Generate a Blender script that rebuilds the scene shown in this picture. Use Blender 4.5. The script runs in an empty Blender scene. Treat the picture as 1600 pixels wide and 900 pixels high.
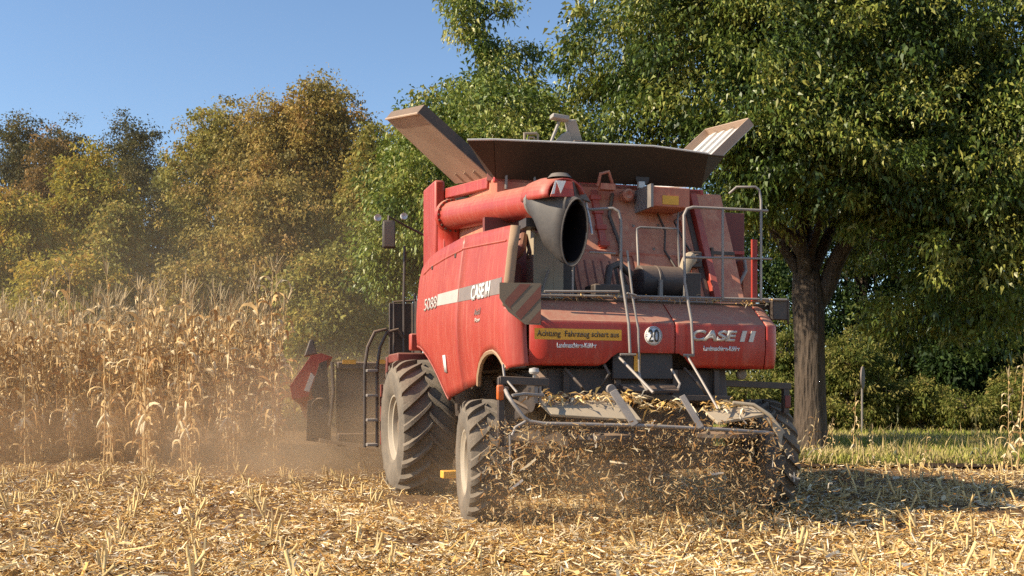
import bpy, math, random
import numpy as np
from mathutils import Vector, Matrix

rad = math.radians
# ------------------------------------------------------------------ camera, sky, sun, exposure
S = bpy.context.scene
COL = S.collection
CAM_H = 1.32                      # eye height over the stubble
cam = bpy.data.cameras.new('camera')
cam_o = bpy.data.objects.new('camera', cam)
COL.objects.link(cam_o)
cam_o.location = (0, 0, CAM_H)
cam_o.rotation_euler = (rad(90), 0, 0)
cam.sensor_width = 36
cam.lens = 36
cam.shift_y = 170.0 / 1600.0      # rising front: the horizon lies low in the picture
cam.clip_start = 0.1
cam.clip_end = 3000
S.camera = cam_o

SUN_AZ = 17.5                     # the light travels to the right and this many degrees away
SUN_EL = 34.0
sun_dir = Vector((math.cos(rad(SUN_AZ)) * math.cos(rad(SUN_EL)),
                  math.sin(rad(SUN_AZ)) * math.cos(rad(SUN_EL)), -math.sin(rad(SUN_EL))))
world = bpy.data.worlds.new("World")
S.world = world
world.use_nodes = True
wn = world.node_tree
bgn = wn.nodes['Background']
sky = wn.nodes.new('ShaderNodeTexSky')
sky.sky_type = 'NISHITA'
sky.sun_disc = False
sky.sun_elevation = rad(SUN_EL)
sky.sun_rotation = math.atan2(-sun_dir.x, -sun_dir.y)
sky.altitude = 100
sky.air_density = 1.0
sky.dust_density = 0.2
sky.ozone_density = 2.6
hsv = wn.nodes.new('ShaderNodeHueSaturation')
hsv.inputs['Saturation'].default_value = 1.02
wn.links.new(sky.outputs[0], hsv.inputs['Color'])
wn.links.new(hsv.outputs[0], bgn.inputs['Color'])
bgn.inputs['Strength'].default_value = 0.112
sun_l = bpy.data.lights.new('sun', 'SUN')
sun_l.energy = 5.0
sun_l.angle = rad(0.53)
sun_l.color = (1.0, 0.87, 0.66)
sun_o = bpy.data.objects.new('sun', sun_l)
COL.objects.link(sun_o)
sun_o.rotation_euler = sun_dir.to_track_quat('-Z', 'Y').to_euler()
sun_o.location = (-30, -15, 40)
S.view_settings.view_transform = 'Standard'
S.view_settings.look = 'None'
S.view_settings.exposure = 0.74
S.view_settings.gamma = 1.0
S.view_settings.use_curve_mapping = False
S.render.engine = 'CYCLES'
S.cycles.use_denoising = False
S.cycles.max_bounces = 6
S.cycles.transparent_max_bounces = 8
S.cycles.volume_bounces = 1
S.cycles.volume_step_rate = 2.0
S.cycles.volume_max_steps = 64

# ------------------------------------------------------------------ helpers
def tag(o, label=None, cat=None, group=None, kind=None):
    if label: o['label'] = label
    if cat: o['category'] = cat
    if group: o['group'] = group
    if kind: o['kind'] = kind
    return o

def empty(name, loc=(0, 0, 0), rz=0.0):
    o = bpy.data.objects.new(name, None)
    o.empty_display_size = 0.3
    o.location = loc
    o.rotation_euler = (0, 0, rz)
    COL.objects.link(o)
    return o

def link(name, me, mat=None, parent=None):
    o = bpy.data.objects.new(name, me)
    COL.objects.link(o)
    if mat is not None and not me.materials:
        me.materials.append(mat)
    if parent is not None:
        o.parent = parent
    return o

def at(px, py, d):
    """point seen at pixel (1600x900 frame) at depth d - used to read sizes off the photograph"""
    return Vector(((px - 800) / 1600 * d, d, CAM_H + (620 - py) / 1600 * d))

class MB:
    """collects shapes and links them as ONE mesh"""
    def __init__(self):
        self.v = []
        self.f = []
    def add(self, vs, fs):
        b = len(self.v)
        self.v += [tuple(p) for p in vs]
        self.f += [tuple(i + b for i in f) for f in fs]
        return self
    def box(self, x0, x1, y0, y1, z0, z1):
        vs = [(x, y, z) for z in (z0, z1) for y in (y0, y1) for x in (x0, x1)]
        return self.add(vs, [(0, 2, 3, 1), (4, 5, 7, 6), (0, 1, 5, 4), (2, 6, 7, 3), (0, 4, 6, 2), (1, 3, 7, 5)])
    def bar(self, p0, p1, w, h, up=(0, 0, 1)):
        p0, p1 = Vector(p0), Vector(p1)
        d = (p1 - p0).normalized()
        s = d.cross(Vector(up))
        if s.length < 1e-4:
            s = d.cross(Vector((0, 1, 0)))
        s.normalize()
        u = s.cross(d)
        vs = []
        for p in (p0, p1):
            for a, b in ((-1, -1), (1, -1), (1, 1), (-1, 1)):
                vs.append(p + s * a * w / 2 + u * b * h / 2)
        return self.add(vs, [(0, 3, 2, 1), (4, 5, 6, 7), (0, 1, 5, 4), (1, 2, 6, 5), (2, 3, 7, 6), (3, 0, 4, 7)])
    def tube(self, pts, r, n=8, caps=True):
        pts = [Vector(p) for p in pts]
        rs = r if isinstance(r, (list, tuple)) else [r] * len(pts)
        vs, fs = [], []
        prev = None
        for i, p in enumerate(pts):
            if i == 0: t = pts[1] - pts[0]
            elif i == len(pts) - 1: t = pts[-1] - pts[-2]
            else: t = (pts[i + 1] - p).normalized() + (p - pts[i - 1]).normalized()
            t.normalize()
            if prev is None:
                a = Vector((0, 0, 1)) if abs(t.z) < 0.9 else Vector((0, 1, 0))
                s = t.cross(a).normalized()
            else:
                s = prev - t * prev.dot(t)
                s.normalize()
            prev = s
            b = t.cross(s)
            for k in range(n):
                a = 2 * math.pi * k / n
                vs.append(p + (s * math.cos(a) + b * math.sin(a)) * rs[i])
        m = len(pts)
        for i in range(m - 1):
            for k in range(n):
                k2 = (k + 1) % n
                fs.append((i * n + k, i * n + k2, (i + 1) * n + k2, (i + 1) * n + k))
        if caps:
            fs.append(tuple(range(n - 1, -1, -1)))
            fs.append(tuple((m - 1) * n + k for k in range(n)))
        return self.add(vs, fs)
    def plate(self, poly, th):
        poly = [Vector(p) for p in poly]
        nrm = Vector((0, 0, 0))
        for i in range(len(poly)):
            a, b = poly[i], poly[(i + 1) % len(poly)]
            nrm += a.cross(b)
        nrm.normalize()
        n = len(poly)
        vs = [p + nrm * th / 2 for p in poly] + [p - nrm * th / 2 for p in poly]
        fs = [tuple(range(n)), tuple(range(2 * n - 1, n - 1, -1))]
        for i in range(n):
            j = (i + 1) % n
            fs.append((i, i + n, j + n, j))
        return self.add(vs, fs)
    def lathe(self, prof, axis_pt, axis='X', n=40, closed=False):
        ax = Vector(axis_pt)
        vs, fs = [], []
        for (a, r) in prof:
            for k in range(n):
                t = 2 * math.pi * k / n
                if axis == 'X': vs.append(ax + Vector((a, r * math.cos(t), r * math.sin(t))))
                elif axis == 'Y': vs.append(ax + Vector((r * math.sin(t), a, r * math.cos(t))))
                else: vs.append(ax + Vector((r * math.cos(t), r * math.sin(t), a)))
        m = len(prof)
        for i in range(m if closed else m - 1):
            i2 = (i + 1) % m
            for k in range(n):
                k2 = (k + 1) % n
                fs.append((i * n + k, i * n + k2, i2 * n + k2, i2 * n + k))
        return self.add(vs, fs)
    def grid(self, rows):
        m, n = len(rows), len(rows[0])
        vs = [p for r in rows for p in r]
        fs = [(i * n + j, i * n + j + 1, (i + 1) * n + j + 1, (i + 1) * n + j) for i in range(m - 1) for j in range(n - 1)]
        return self.add(vs, fs)
    def build(self, name, mat, parent=None, bevel=0.0, solid=0.0, smooth=35, off=-1.0, loc=None):
        me = bpy.data.meshes.new(name)
        vs = self.v
        if loc is not None:
            L = Vector(loc)
            vs = [tuple(Vector(p) - L) for p in vs]
        me.from_pydata(vs, [], self.f)
        me.validate()
        me.polygons.foreach_set('use_smooth', [True] * len(me.polygons))
        me.set_sharp_from_angle(angle=rad(smooth))
        me.update()
        o = link(name, me, mat, parent)
        if loc is not None:
            o.location = loc
        if solid:
            md = o.modifiers.new('solid', 'SOLIDIFY')
            md.thickness = solid
            md.offset = off
        if bevel:
            md = o.modifiers.new('bevel', 'BEVEL')
            md.width = bevel
            md.segments = 2
            md.limit_method = 'ANGLE'
            md.angle_limit = rad(40)
        return o

def np_mesh(name, V, F, col=None, smooth=False):
    V = np.asarray(V, dtype=np.float32)
    F = np.asarray(F, dtype=np.int32)
    k = F.shape[1]
    me = bpy.data.meshes.new(name)
    me.vertices.add(len(V))
    me.vertices.foreach_set('co', V.ravel())
    me.loops.add(F.size)
    me.loops.foreach_set('vertex_index', F.ravel())
    me.polygons.add(len(F))
    me.polygons.foreach_set('loop_start', np.arange(len(F), dtype=np.int32) * k)
    if smooth:
        me.polygons.foreach_set('use_smooth', np.ones(len(F), dtype=bool))
    me.update(calc_edges=True)
    if col is not None:
        ca = me.color_attributes.new('tint', 'FLOAT_COLOR', 'POINT')
        c4 = np.ones((len(V), 4), dtype=np.float32)
        c4[:, :3] = col
        ca.data.foreach_set('color', c4.ravel())
    return me

# ------------------------------------------------------------------ materials
def newmat(name):
    m = bpy.data.materials.new(name)
    m.use_nodes = True
    nt = m.node_tree
    return m, nt, nt.nodes['Principled BSDF']

def node(nt, kind, **kw):
    n = nt.nodes.new(kind)
    for k, v in kw.items():
        if k in n.inputs: n.inputs[k].default_value = v
        else: setattr(n, k, v)
    return n

def mixc(nt, fac, a, b):
    n = nt.nodes.new('ShaderNodeMix')
    n.data_type = 'RGBA'
    def put(sock, v):
        if hasattr(v, 'is_linked') or hasattr(v, 'links'): nt.links.new(v, sock)
        elif isinstance(v, (int, float)): sock.default_value = v
        else: sock.default_value = (*v, 1)
    put(n.inputs[0], fac); put(n.inputs[6], a); put(n.inputs[7], b)
    return n.outputs[2]

def math_(nt, op, a, b=0.0, clamp=False):
    n = nt.nodes.new('ShaderNodeMath')
    n.operation = op
    n.use_clamp = clamp
    for i, v in enumerate((a, b)):
        if hasattr(v, 'links'): nt.links.new(v, n.inputs[i])
        else: n.inputs[i].default_value = v
    return n.outputs[0]

DUST = (0.36, 0.235, 0.145)
def mat(name, base, rough=0.5, metal=0.0, dust=0.25, updust=0.35, nscale=3.0, dustcol=DUST, bump=0.0, bscale=60, var=0.15, coat=0.0, streak=0.0):
    """worn surface: base colour with uneven variation, a film of field dust in patches and more of it on upward faces"""
    m, nt, p = newmat(name)
    tc = node(nt, 'ShaderNodeTexCoord')
    n1 = node(nt, 'ShaderNodeTexNoise', Scale=nscale, Detail=8.0, Roughness=0.65)
    n2 = node(nt, 'ShaderNodeTexNoise', Scale=nscale * 9, Detail=6.0, Roughness=0.7)
    nt.links.new(tc.outputs['Object'], n1.inputs['Vector'])
    nt.links.new(tc.outputs['Object'], n2.inputs['Vector'])
    g = node(nt, 'ShaderNodeNewGeometry')
    sep = node(nt, 'ShaderNodeSeparateXYZ')
    nt.links.new(g.outputs['True Normal'], sep.inputs[0])
    up = math_(nt, 'MULTIPLY', math_(nt, 'MAXIMUM', sep.outputs[2], 0.0), updust)
    nn = math_(nt, 'ADD', math_(nt, 'MULTIPLY', n1.outputs[0], 0.65), math_(nt, 'MULTIPLY', n2.outputs[0], 0.35))
    fac = math_(nt, 'MULTIPLY', math_(nt, 'SUBTRACT', nn, 0.25), dust * 4.0)
    fac = math_(nt, 'ADD', math_(nt, 'MULTIPLY', fac, 0.5, True), math_(nt, 'MULTIPLY', up, math_(nt, 'ADD', n2.outputs[0], 0.5)), True)
    if streak:
        mp = node(nt, 'ShaderNodeMapping')
        mp.inputs['Scale'].default_value = (9, 9, 0.7)
        nt.links.new(tc.outputs['Object'], mp.inputs[0])
        n4 = node(nt, 'ShaderNodeTexNoise', Scale=1.6, Detail=7.0, Roughness=0.7)
        nt.links.new(mp.outputs[0], n4.inputs['Vector'])
        fac = math_(nt, 'ADD', fac, math_(nt, 'MULTIPLY', math_(nt, 'MAXIMUM', math_(nt, 'SUBTRACT', n4.outputs[0], 0.5), 0.0), streak), True)
    dk = tuple(c * (1 - var * 2) for c in base)
    lt = tuple(min(1, c * (1 + var)) for c in base)
    b = mixc(nt, n1.outputs[0], dk, lt)
    c = mixc(nt, fac, b, dustcol)
    nt.links.new(c, p.inputs['Base Color'])
    r = math_(nt, 'ADD', math_(nt, 'MULTIPLY', fac, 0.5), rough, True)
    nt.links.new(r, p.inputs['Roughness'])
    p.inputs['Metallic'].default_value = metal
    p.inputs['Coat Weight'].default_value = coat
    if bump:
        bn = node(nt, 'ShaderNodeBump', Strength=bump, Distance=0.02)
        n3 = node(nt, 'ShaderNodeTexNoise', Scale=bscale, Detail=4.0)
        nt.links.new(tc.outputs['Object'], n3.inputs['Vector'])
        nt.links.new(n3.outputs[0], bn.inputs['Height'])
        nt.links.new(bn.outputs[0], p.inputs['Normal'])
    return m

M = {}
M['red'] = mat('dusty_red_paint', (0.44, 0.024, 0.014), 0.36, 0, 0.09, 0.9, 1.6, dustcol=(0.42, 0.24, 0.16), streak=1.2)
M['red_side'] = mat('faded_red_paint', (0.38, 0.032, 0.022), 0.36, 0, 0.15, 0.5, 1.1, dustcol=(0.52, 0.25, 0.17), streak=1.2)
M['red_wall'] = mat('grimy_red_paint', (0.40, 0.05, 0.03), 0.6, 0, 1.0, 0.6, 2.2, dustcol=(0.58, 0.28, 0.175), streak=2.0)
M['red_dark'] = mat('dark_red_paint', (0.16, 0.012, 0.012), 0.5, 0, 0.25, 0.4, 3)
M['steel'] = mat('dark_steel', (0.035, 0.035, 0.04), 0.45, 0.3, 0.3, 0.6, 4)
M['black'] = mat('black_rubber_sheet', (0.018, 0.018, 0.022), 0.5, 0, 0.2, 0.35, 4)
M['spout'] = mat('black_spout_plastic', (0.035, 0.035, 0.04), 0.5, 0, 0.35, 0.5, 3, dustcol=(0.26, 0.21, 0.17))
M['tyre'] = mat('dusty_tyre_rubber', (0.05, 0.046, 0.042), 0.75, 0, 0.75, 0.3, 2.5, dustcol=(0.30, 0.235, 0.17), bump=0.3)
M['rim'] = mat('pale_rim_paint', (0.36, 0.31, 0.24), 0.5, 0, 0.5, 0.3, 3, dustcol=(0.42, 0.33, 0.24))
M['rail'] = mat('grey_rail_steel', (0.20, 0.18, 0.17), 0.42, 0.2, 0.35, 0.5, 6, dustcol=(0.48, 0.40, 0.33))
M['beige'] = mat('dusty_beige_metal', (0.32, 0.26, 0.18), 0.6, 0, 0.5, 0.5, 3, dustcol=(0.42, 0.33, 0.23))
M['galv'] = mat('galvanised_sheet', (0.68, 0.66, 0.63), 0.42, 0.1, 0.16, 0.1, 3, dustcol=(0.5, 0.42, 0.34))
M['flap'] = mat('dusty_flap_sheet', (0.40, 0.27, 0.19), 0.55, 0, 0.5, 0.3, 2, dustcol=(0.46, 0.33, 0.23))
M['tank'] = mat('shaded_brown_sheet', (0.040, 0.028, 0.020), 0.55, 0.1, 0.4, 0.3, 2, dustcol=(0.09, 0.06, 0.036))  # brown darkened to carry the shade on the overhanging extension
M['white'] = mat('white_decal', (0.8, 0.78, 0.76), 0.45, 0, 0.12, 0.1, 6)
M['letter'] = mat('worn_chrome_lettering', (0.62, 0.58, 0.52), 0.35, 0.2, 0.2, 0.2, 6)
M['yellow'] = mat('yellow_decal', (0.85, 0.42, 0.03), 0.5, 0, 0.14, 0.1, 6)
M['ink'] = mat('black_print', (0.02, 0.02, 0.02), 0.5, 0, 0.1, 0.1, 6)
M['sredp'] = mat('red_reflective_print', (0.19, 0.045, 0.03), 0.5, 0, 0.7, 0.2, 6, dustcol=(0.17, 0.10, 0.07))
M['platemat'] = mat('grimy_warning_plate', (0.19, 0.155, 0.11), 0.6, 0, 0.6, 0.3, 6, dustcol=(0.17, 0.105, 0.07))
M['grey_light'] = mat('light_grey_stripe', (0.50, 0.45, 0.42), 0.45, 0, 0.2, 0.2, 5)
M['grey_dark'] = mat('dark_grey_stripe', (0.20, 0.17, 0.165), 0.45, 0, 0.25, 0.2, 5)
M['amber'] = mat('amber_lens', (0.60, 0.12, 0.02), 0.25, 0, 0.15, 0.2, 6)
M['lens'] = mat('clear_lens', (0.45, 0.44, 0.42), 0.2, 0, 0.2, 0.2, 6)
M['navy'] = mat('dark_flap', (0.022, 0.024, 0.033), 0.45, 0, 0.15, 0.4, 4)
M['hub'] = mat('grimy_hub_paint', (0.16, 0.11, 0.075), 0.6, 0, 0.6, 0.3, 4, dustcol=(0.24, 0.18, 0.12))
M['glass'] = mat('dark_cab_glass', (0.02, 0.025, 0.03), 0.08, 0, 0.2, 0.2, 3)
M['aug'] = mat('grey_auger_sheet', (0.34, 0.33, 0.30), 0.5, 0.1, 0.3, 0.2, 6)
M['mirror'] = mat('mirror_glass', (0.20, 0.19, 0.14), 0.3, 0.2, 0.35, 0.1, 5)
M['spout_in'] = mat('black_spout_shade', (0.004, 0.004, 0.006), 0.7, 0, 0.02, 0.0, 3)  # near-black, so the colour carries the shade inside the spout
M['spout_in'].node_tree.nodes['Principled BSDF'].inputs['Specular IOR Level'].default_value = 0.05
M['tan'] = mat('dusty_panel_edge', (0.40, 0.25, 0.15), 0.6, 0, 0.4, 0.3, 3)

def tintmat(name, rough=0.6, transl=0.0, nscale=0.0, spec=0.3, gloss=0.0):
    """colour comes per leaf/straw from the 'tint' attribute"""
    m, nt, p = newmat(name)
    a = node(nt, 'ShaderNodeAttribute', attribute_name='tint')
    nt.links.new(a.outputs['Color'], p.inputs['Base Color'])
    p.inputs['Roughness'].default_value = rough
    p.inputs['Specular IOR Level'].default_value = spec
    if transl:
        t = node(nt, 'ShaderNodeBsdfTranslucent')
        nt.links.new(a.outputs['Color'], t.inputs['Color'])
        mx = node(nt, 'ShaderNodeMixShader', Fac=transl)
        nt.links.new(p.outputs[0], mx.inputs[1])
        nt.links.new(t.outputs[0], mx.inputs[2])
        nt.links.new(mx.outputs[0], nt.nodes['Material Output'].inputs['Surface'])
    return m
M['leaf'] = tintmat('tree_leaf', 0.42, 0.24, spec=0.4)
M['leaf_far'] = tintmat('autumn_leaf', 0.6, 0.34, spec=0.2)
M['chaff'] = tintmat('flying_straw', 0.6, 0.45, spec=0.3)
M['straw'] = tintmat('dry_straw', 0.7, 0.12, spec=0.12)

def barkmat(name, c1, c2, scale=6.0):
    m, nt, p = newmat(name)
    tc = node(nt, 'ShaderNodeTexCoord')
    mp = node(nt, 'ShaderNodeMapping')
    mp.inputs['Scale'].default_value = (1, 1, 0.16)
    nt.links.new(tc.outputs['Object'], mp.inputs[0])
    n = node(nt, 'ShaderNodeTexNoise', Scale=scale * 3.0, Detail=9.0, Roughness=0.7)
    nt.links.new(mp.outputs[0], n.inputs['Vector'])
    v = node(nt, 'ShaderNodeTexVoronoi', Scale=scale * 2.5)
    nt.links.new(mp.outputs[0], v.inputs['Vector'])
    h = math_(nt, 'ADD', math_(nt, 'MULTIPLY', n.outputs[0], 0.6), math_(nt, 'MULTIPLY', v.outputs['Distance'], 0.6))
    nt.links.new(mixc(nt, h, c1, c2), p.inputs['Base Color'])
    p.inputs['Roughness'].default_value = 0.9
    b = node(nt, 'ShaderNodeBump', Strength=1.0, Distance=0.12)
    nt.links.new(h, b.inputs['Height'])
    nt.links.new(b.outputs[0], p.inputs['Normal'])
    return m
M['bark'] = barkmat('furrowed_bark', (0.022, 0.016, 0.012), (0.13, 0.092, 0.066))
M['bark_dark'] = barkmat('dark_bark', (0.03, 0.02, 0.015), (0.10, 0.07, 0.05))

def groundmat(name, cols, scales, bump=0.6):
    m, nt, p = newmat(name)
    g = node(nt, 'ShaderNodeNewGeometry')
    n1 = node(nt, 'ShaderNodeTexNoise', Scale=scales[0], Detail=8.0, Roughness=0.7)
    n2 = node(nt, 'ShaderNodeTexNoise', Scale=scales[1], Detail=8.0, Roughness=0.75)
    nt.links.new(g.outputs['Position'], n1.inputs['Vector'])
    nt.links.new(g.outputs['Position'], n2.inputs['Vector'])
    cr = node(nt, 'ShaderNodeValToRGB')
    els = cr.color_ramp.elements
    els[0].color = (*cols[0], 1); els[0].position = 0.32
    els[1].color = (*cols[-1], 1); els[1].position = 0.68
    for i, c in enumerate(cols[1:-1]):
        e = els.new(0.32 + 0.36 * (i + 1) / (len(cols) - 1))
        e.color = (*c, 1)
    nt.links.new(math_(nt, 'ADD', math_(nt, 'MULTIPLY', n1.outputs[0], 0.4), math_(nt, 'MULTIPLY', n2.outputs[0], 0.6)), cr.inputs[0])
    nt.links.new(cr.outputs[0], p.inputs['Base Color'])
    p.inputs['Roughness'].default_value = 0.95
    p.inputs['Specular IOR Level'].default_value = 0.15
    b = node(nt, 'ShaderNodeBump', Strength=bump, Distance=0.05)
    nt.links.new(n2.outputs[0], b.inputs['Height'])
    nt.links.new(b.outputs[0], p.inputs['Normal'])
    return m
M['soil'] = groundmat('stubble_soil', [(0.07, 0.040, 0.02), (0.17, 0.10, 0.05), (0.34, 0.22, 0.11)], (0.8, 14))
M['turf'] = groundmat('verge_turf', [(0.10, 0.12, 0.03), (0.19, 0.19, 0.05), (0.30, 0.25, 0.11)], (0.35, 9))
M['earth'] = groundmat('shaded_earth', [(0.03, 0.018, 0.012), (0.07, 0.04, 0.025)], (1.5, 12))  # dark earth tone with the furrow's shade in its colour
M['path'] = groundmat('dry_path', [(0.32, 0.24, 0.14), (0.42, 0.33, 0.2)], (0.6, 9))

# ------------------------------------------------------------------ frame of the combine harvester
YAW = rad(17.2)
MO = Vector((1.28, 11.23, 0))
cT, sT = math.cos(YAW), math.sin(YAW)
def mw(x, y, z=0.0):
    """machine coordinates (x right, y ahead) to the world"""
    return Vector((MO.x + cT * x - sT * y, MO.y + sT * x + cT * y, z))
# ================================================================== GROUND
def ground_z(x, y):
    return 0.025 * np.sin(x * 0.9 + 1.3) * np.cos(y * 0.7) + 0.015 * np.sin(x * 2.3 + y * 1.7) + 0.012 * np.cos(y * 3.1 - x)
def sheet(name, x0, x1, y0, y1, step, mat_, z=0.0, edge=None):
    xs = np.arange(x0, x1 + step, step); ys = np.arange(y0, y1 + step, step)
    X, Y = np.meshgrid(xs, ys)
    if edge is not None:
        lo = edge(X[0])
        Y = lo + (Y - y0) / (y1 - y0) * (y1 - lo)
    Z = ground_z(X, Y) * np.clip((45 - Y) / 20, 0, 1) * np.clip((30 - abs(X)) / 10, 0, 1) + z
    V = np.stack([X, Y, Z], -1).reshape(-1, 3)
    ny, nx = X.shape
    i = np.arange(ny * nx).reshape(ny, nx)
    F = np.stack([i[:-1, :-1], i[:-1, 1:], i[1:, 1:], i[1:, :-1]], -1).reshape(-1, 4)
    me = np_mesh(name, V, F, smooth=True)
    o = link(name, me, mat_)
    o['kind'] = 'structure'
    return o
# one sheet to the horizon with a finer field in the middle
def big_ground():
    g = np.concatenate([[-1500, -500, -200, -80, -40], np.arange(-30, 30.1, 0.5), [40, 80, 200, 500, 1500]])
    h = np.concatenate([[-300, -60, -20], np.arange(-6, 45.1, 0.5), [60, 100, 250, 700, 2000]])
    X, Y = np.meshgrid(g, h)
    Z = ground_z(X, Y) * np.clip((45 - Y) / 20, 0, 1) * np.clip((30 - abs(X)) / 10, 0, 1)
    V = np.stack([X, Y, Z], -1).reshape(-1, 3)
    ny, nx = X.shape
    i = np.arange(ny * nx).reshape(ny, nx)
    F = np.stack([i[:-1, :-1], i[:-1, 1:], i[1:, 1:], i[1:, :-1]], -1).reshape(-1, 4)
    o = link('stubble_field', np_mesh('stubble_field', V, F, smooth=True), M['soil'])
    o['kind'] = 'structure'
big_ground()
def field_edge(x):
    return 19.6 - 0.16 * (np.asarray(x) - 4) + 0.12 * np.sin(np.asarray(x) * 1.7)
sheet('grass_verge', 1.5, 60, 19, 70, 0.5, M['turf'], 0.03, field_edge)
def strip(name, x0, x1, f0, f1, mat_, z):
    xs = np.arange(x0, x1, 0.4)
    a, b = f0(xs), f1(xs)
    n = 5
    rows = [np.stack([xs, a + (b - a) * k / n, 0 * xs + z + ground_z(xs, a + (b - a) * k / n) * np.clip((45 - a) / 20, 0, 1) * np.clip((30 - abs(xs)) / 10, 0, 1)], -1) for k in range(n + 1)]
    V = np.concatenate(rows)
    m_ = len(xs)
    i = np.arange((n + 1) * m_).reshape(n + 1, m_)
    F = np.stack([i[:-1, :-1], i[:-1, 1:], i[1:, 1:], i[1:, :-1]], -1).reshape(-1, 4)
    o = link(name, np_mesh(name, V, F, smooth=True), mat_)
    o['kind'] = 'structure'
strip('shaded_earth_furrow', 3.5, 40, lambda x: field_edge(x) - 0.5 + 0.15 * np.sin(x * 2.1), lambda x: field_edge(x) + 0.35 + 0.2 * np.sin(x * 3.3 + 1), M['earth'], 0.045)  # dark earth strip, the shadow gap at the stubble edge painted in
strip('dry_path', 3.0, 50, lambda x: 29.5 - 0.05 * x + 0.3 * np.sin(x), lambda x: 32.5 - 0.05 * x + 0.4 * np.sin(x * 1.3), M['path'], 0.036)

# ================================================================== LEAVES AND TREES
def unit(v):
    return v / np.maximum(np.linalg.norm(v, axis=-1, keepdims=True), 1e-6)
def leaf_cloud(rng, P, D, L, W, col, curl=0.25):
    """one lance-shaped leaf (two quads, folded at the midrib tip) per point"""
    n = len(P)
    up = rng.normal(size=(n, 3)); up[:, 2] += 0.6
    S_ = unit(np.cross(D, up)); N_ = np.cross(S_, D)
    L = L[:, None]; W = W[:, None]
    droop = np.zeros((n, 3)); droop[:, 2] = -1
    tip = P + D * L + droop * L * curl
    mid = P + D * L * 0.45 - droop * 0.02
    a = mid + S_ * W / 2 - N_ * W * 0.15
    b = mid - S_ * W / 2 - N_ * W * 0.15
    V = np.stack([P, a, tip, b], 1).reshape(-1, 3)
    F = np.arange(4 * n).reshape(n, 4)
    c = np.repeat(col, 4, 0)
    return V, F, c

def crown(rng, blobs, n_clump, per, clump_r, leaf_l, leaf_w, pal, droop=0.8, shell=0.55, parts=None):
    """blobs: list of (centre, radii). Twig clumps through each blob's volume (denser to the outside), leaves hang from each clump."""
    vols = np.array([b[1][0] * b[1][1] * b[1][2] for b in blobs]) ** 0.75
    cnt = np.maximum(3, (n_clump * vols / vols.sum()).astype(int))
    Cs, Rs, Outs = [], [], []
    for (c, r), k in zip(blobs, cnt):
        d = unit(rng.normal(size=(k, 3)))
        q = shell + (1 - shell) * rng.random(k) ** 0.6
        inner = rng.random(k) < 0.25
        q[inner] = rng.random(inner.sum()) ** 0.5 * shell
        q *= 1 + 0.10 * np.sin(d[:, 0] * 7 + c[0]) * np.sin(d[:, 2] * 9 + c[2]) + rng.normal(size=k) * 0.05
        Cs.append(np.array(c) + d * q[:, None] * np.array(r)); Outs.append(d)
        Rs.append(clump_r * rng.uniform(0.55, 1.35, k))
    C = np.concatenate(Cs); R = np.concatenate(Rs); O = np.concatenate(Outs)
    n = len(C)
    idx = np.repeat(np.arange(n), per)
    m = len(idx)
    leaf_k = rng.uniform(0.7, 1.25, n)[idx]
    off = np.clip(rng.normal(size=(m, 3)), -1.7, 1.7) * np.array([0.55, 0.55, 0.36])
    P = C[idx] + off * R[idx][:, None]
    D = unit(rng.normal(size=(m, 3)) * 0.65 + O[idx] * 0.5 + off * 0.5 + np.array([0, 0, -droop]))
    L = leaf_l * rng.uniform(0.5, 1.35, m) * leaf_k; W = leaf_w * rng.uniform(0.6, 1.3, m) * leaf_k
    pal = np.array(pal)
    kc = rng.random(n) ** 1.0 * (len(pal) - 1)
    kk = np.clip(kc[idx] + rng.normal(size=m) * 0.5, 0, len(pal) - 1.001)
    i0 = kk.astype(int); f = (kk - i0)[:, None]
    col = pal[i0] * (1 - f) + pal[i0 + 1] * f
    col *= rng.uniform(0.75, 1.25, (m, 1))
    return leaf_cloud(rng, P, D, L, W, col), C

def limb_path(a, b, rng, sag=0.15, n=6):
    a, b = Vector(a), Vector(b)
    L = (b - a).length
    pts = []
    for i in range(n + 1):
        t = i / n
        p = a.lerp(b, t)
        p.z += math.sin(t * math.pi) * sag * L
        if 0 < i < n:
            p += Vector(rng.normal(size=3) * 0.03 * L)
        pts.append(p)
    return pts

def tree(name, base, trunk_pts, trunk_r, limbs, blobs, n_clump, per, clump_r, ll, lw, pal, label, cat='tree', group=None, leafmat='leaf', bark='bark', seed=0, droop=0.8, twigs=60, shell=0.55):
    rng = np.random.default_rng(seed)
    root = empty(name, base)
    tag(root, label, cat, group)
    B = np.array(base)
    m = MB()
    if trunk_pts:
        m.tube([Vector(p) - Vector(base) for p in trunk_pts], trunk_r, 16)
    for (pts, r0, r1) in limbs:
        k = len(pts)
        m.tube([Vector(p) - Vector(base) for p in pts], [r0 + (r1 - r0) * i / (k - 1) for i in range(k)], 8)
    (V, F, c), C = crown(rng, blobs, n_clump, per, clump_r, ll, lw, pal, droop, shell)
    if twigs and limbs:
        ends = np.array([list(l[0][-1]) for l in limbs])
        for q in C[rng.permutation(len(C))[:twigs]]:
            e = ends[np.argmin(((ends - q) ** 2).sum(1))]
            pth = limb_path(e, q, rng, 0.05, 4)
            m.tube([p - Vector(base) for p in pth], [0.035, 0.028, 0.02, 0.014, 0.008], 5, caps=False)
    m.build('trunk', M[bark], root, smooth=60)
    link('crown', np_mesh('crown', V - B, F, c), M[leafmat], root)
    return root

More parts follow.
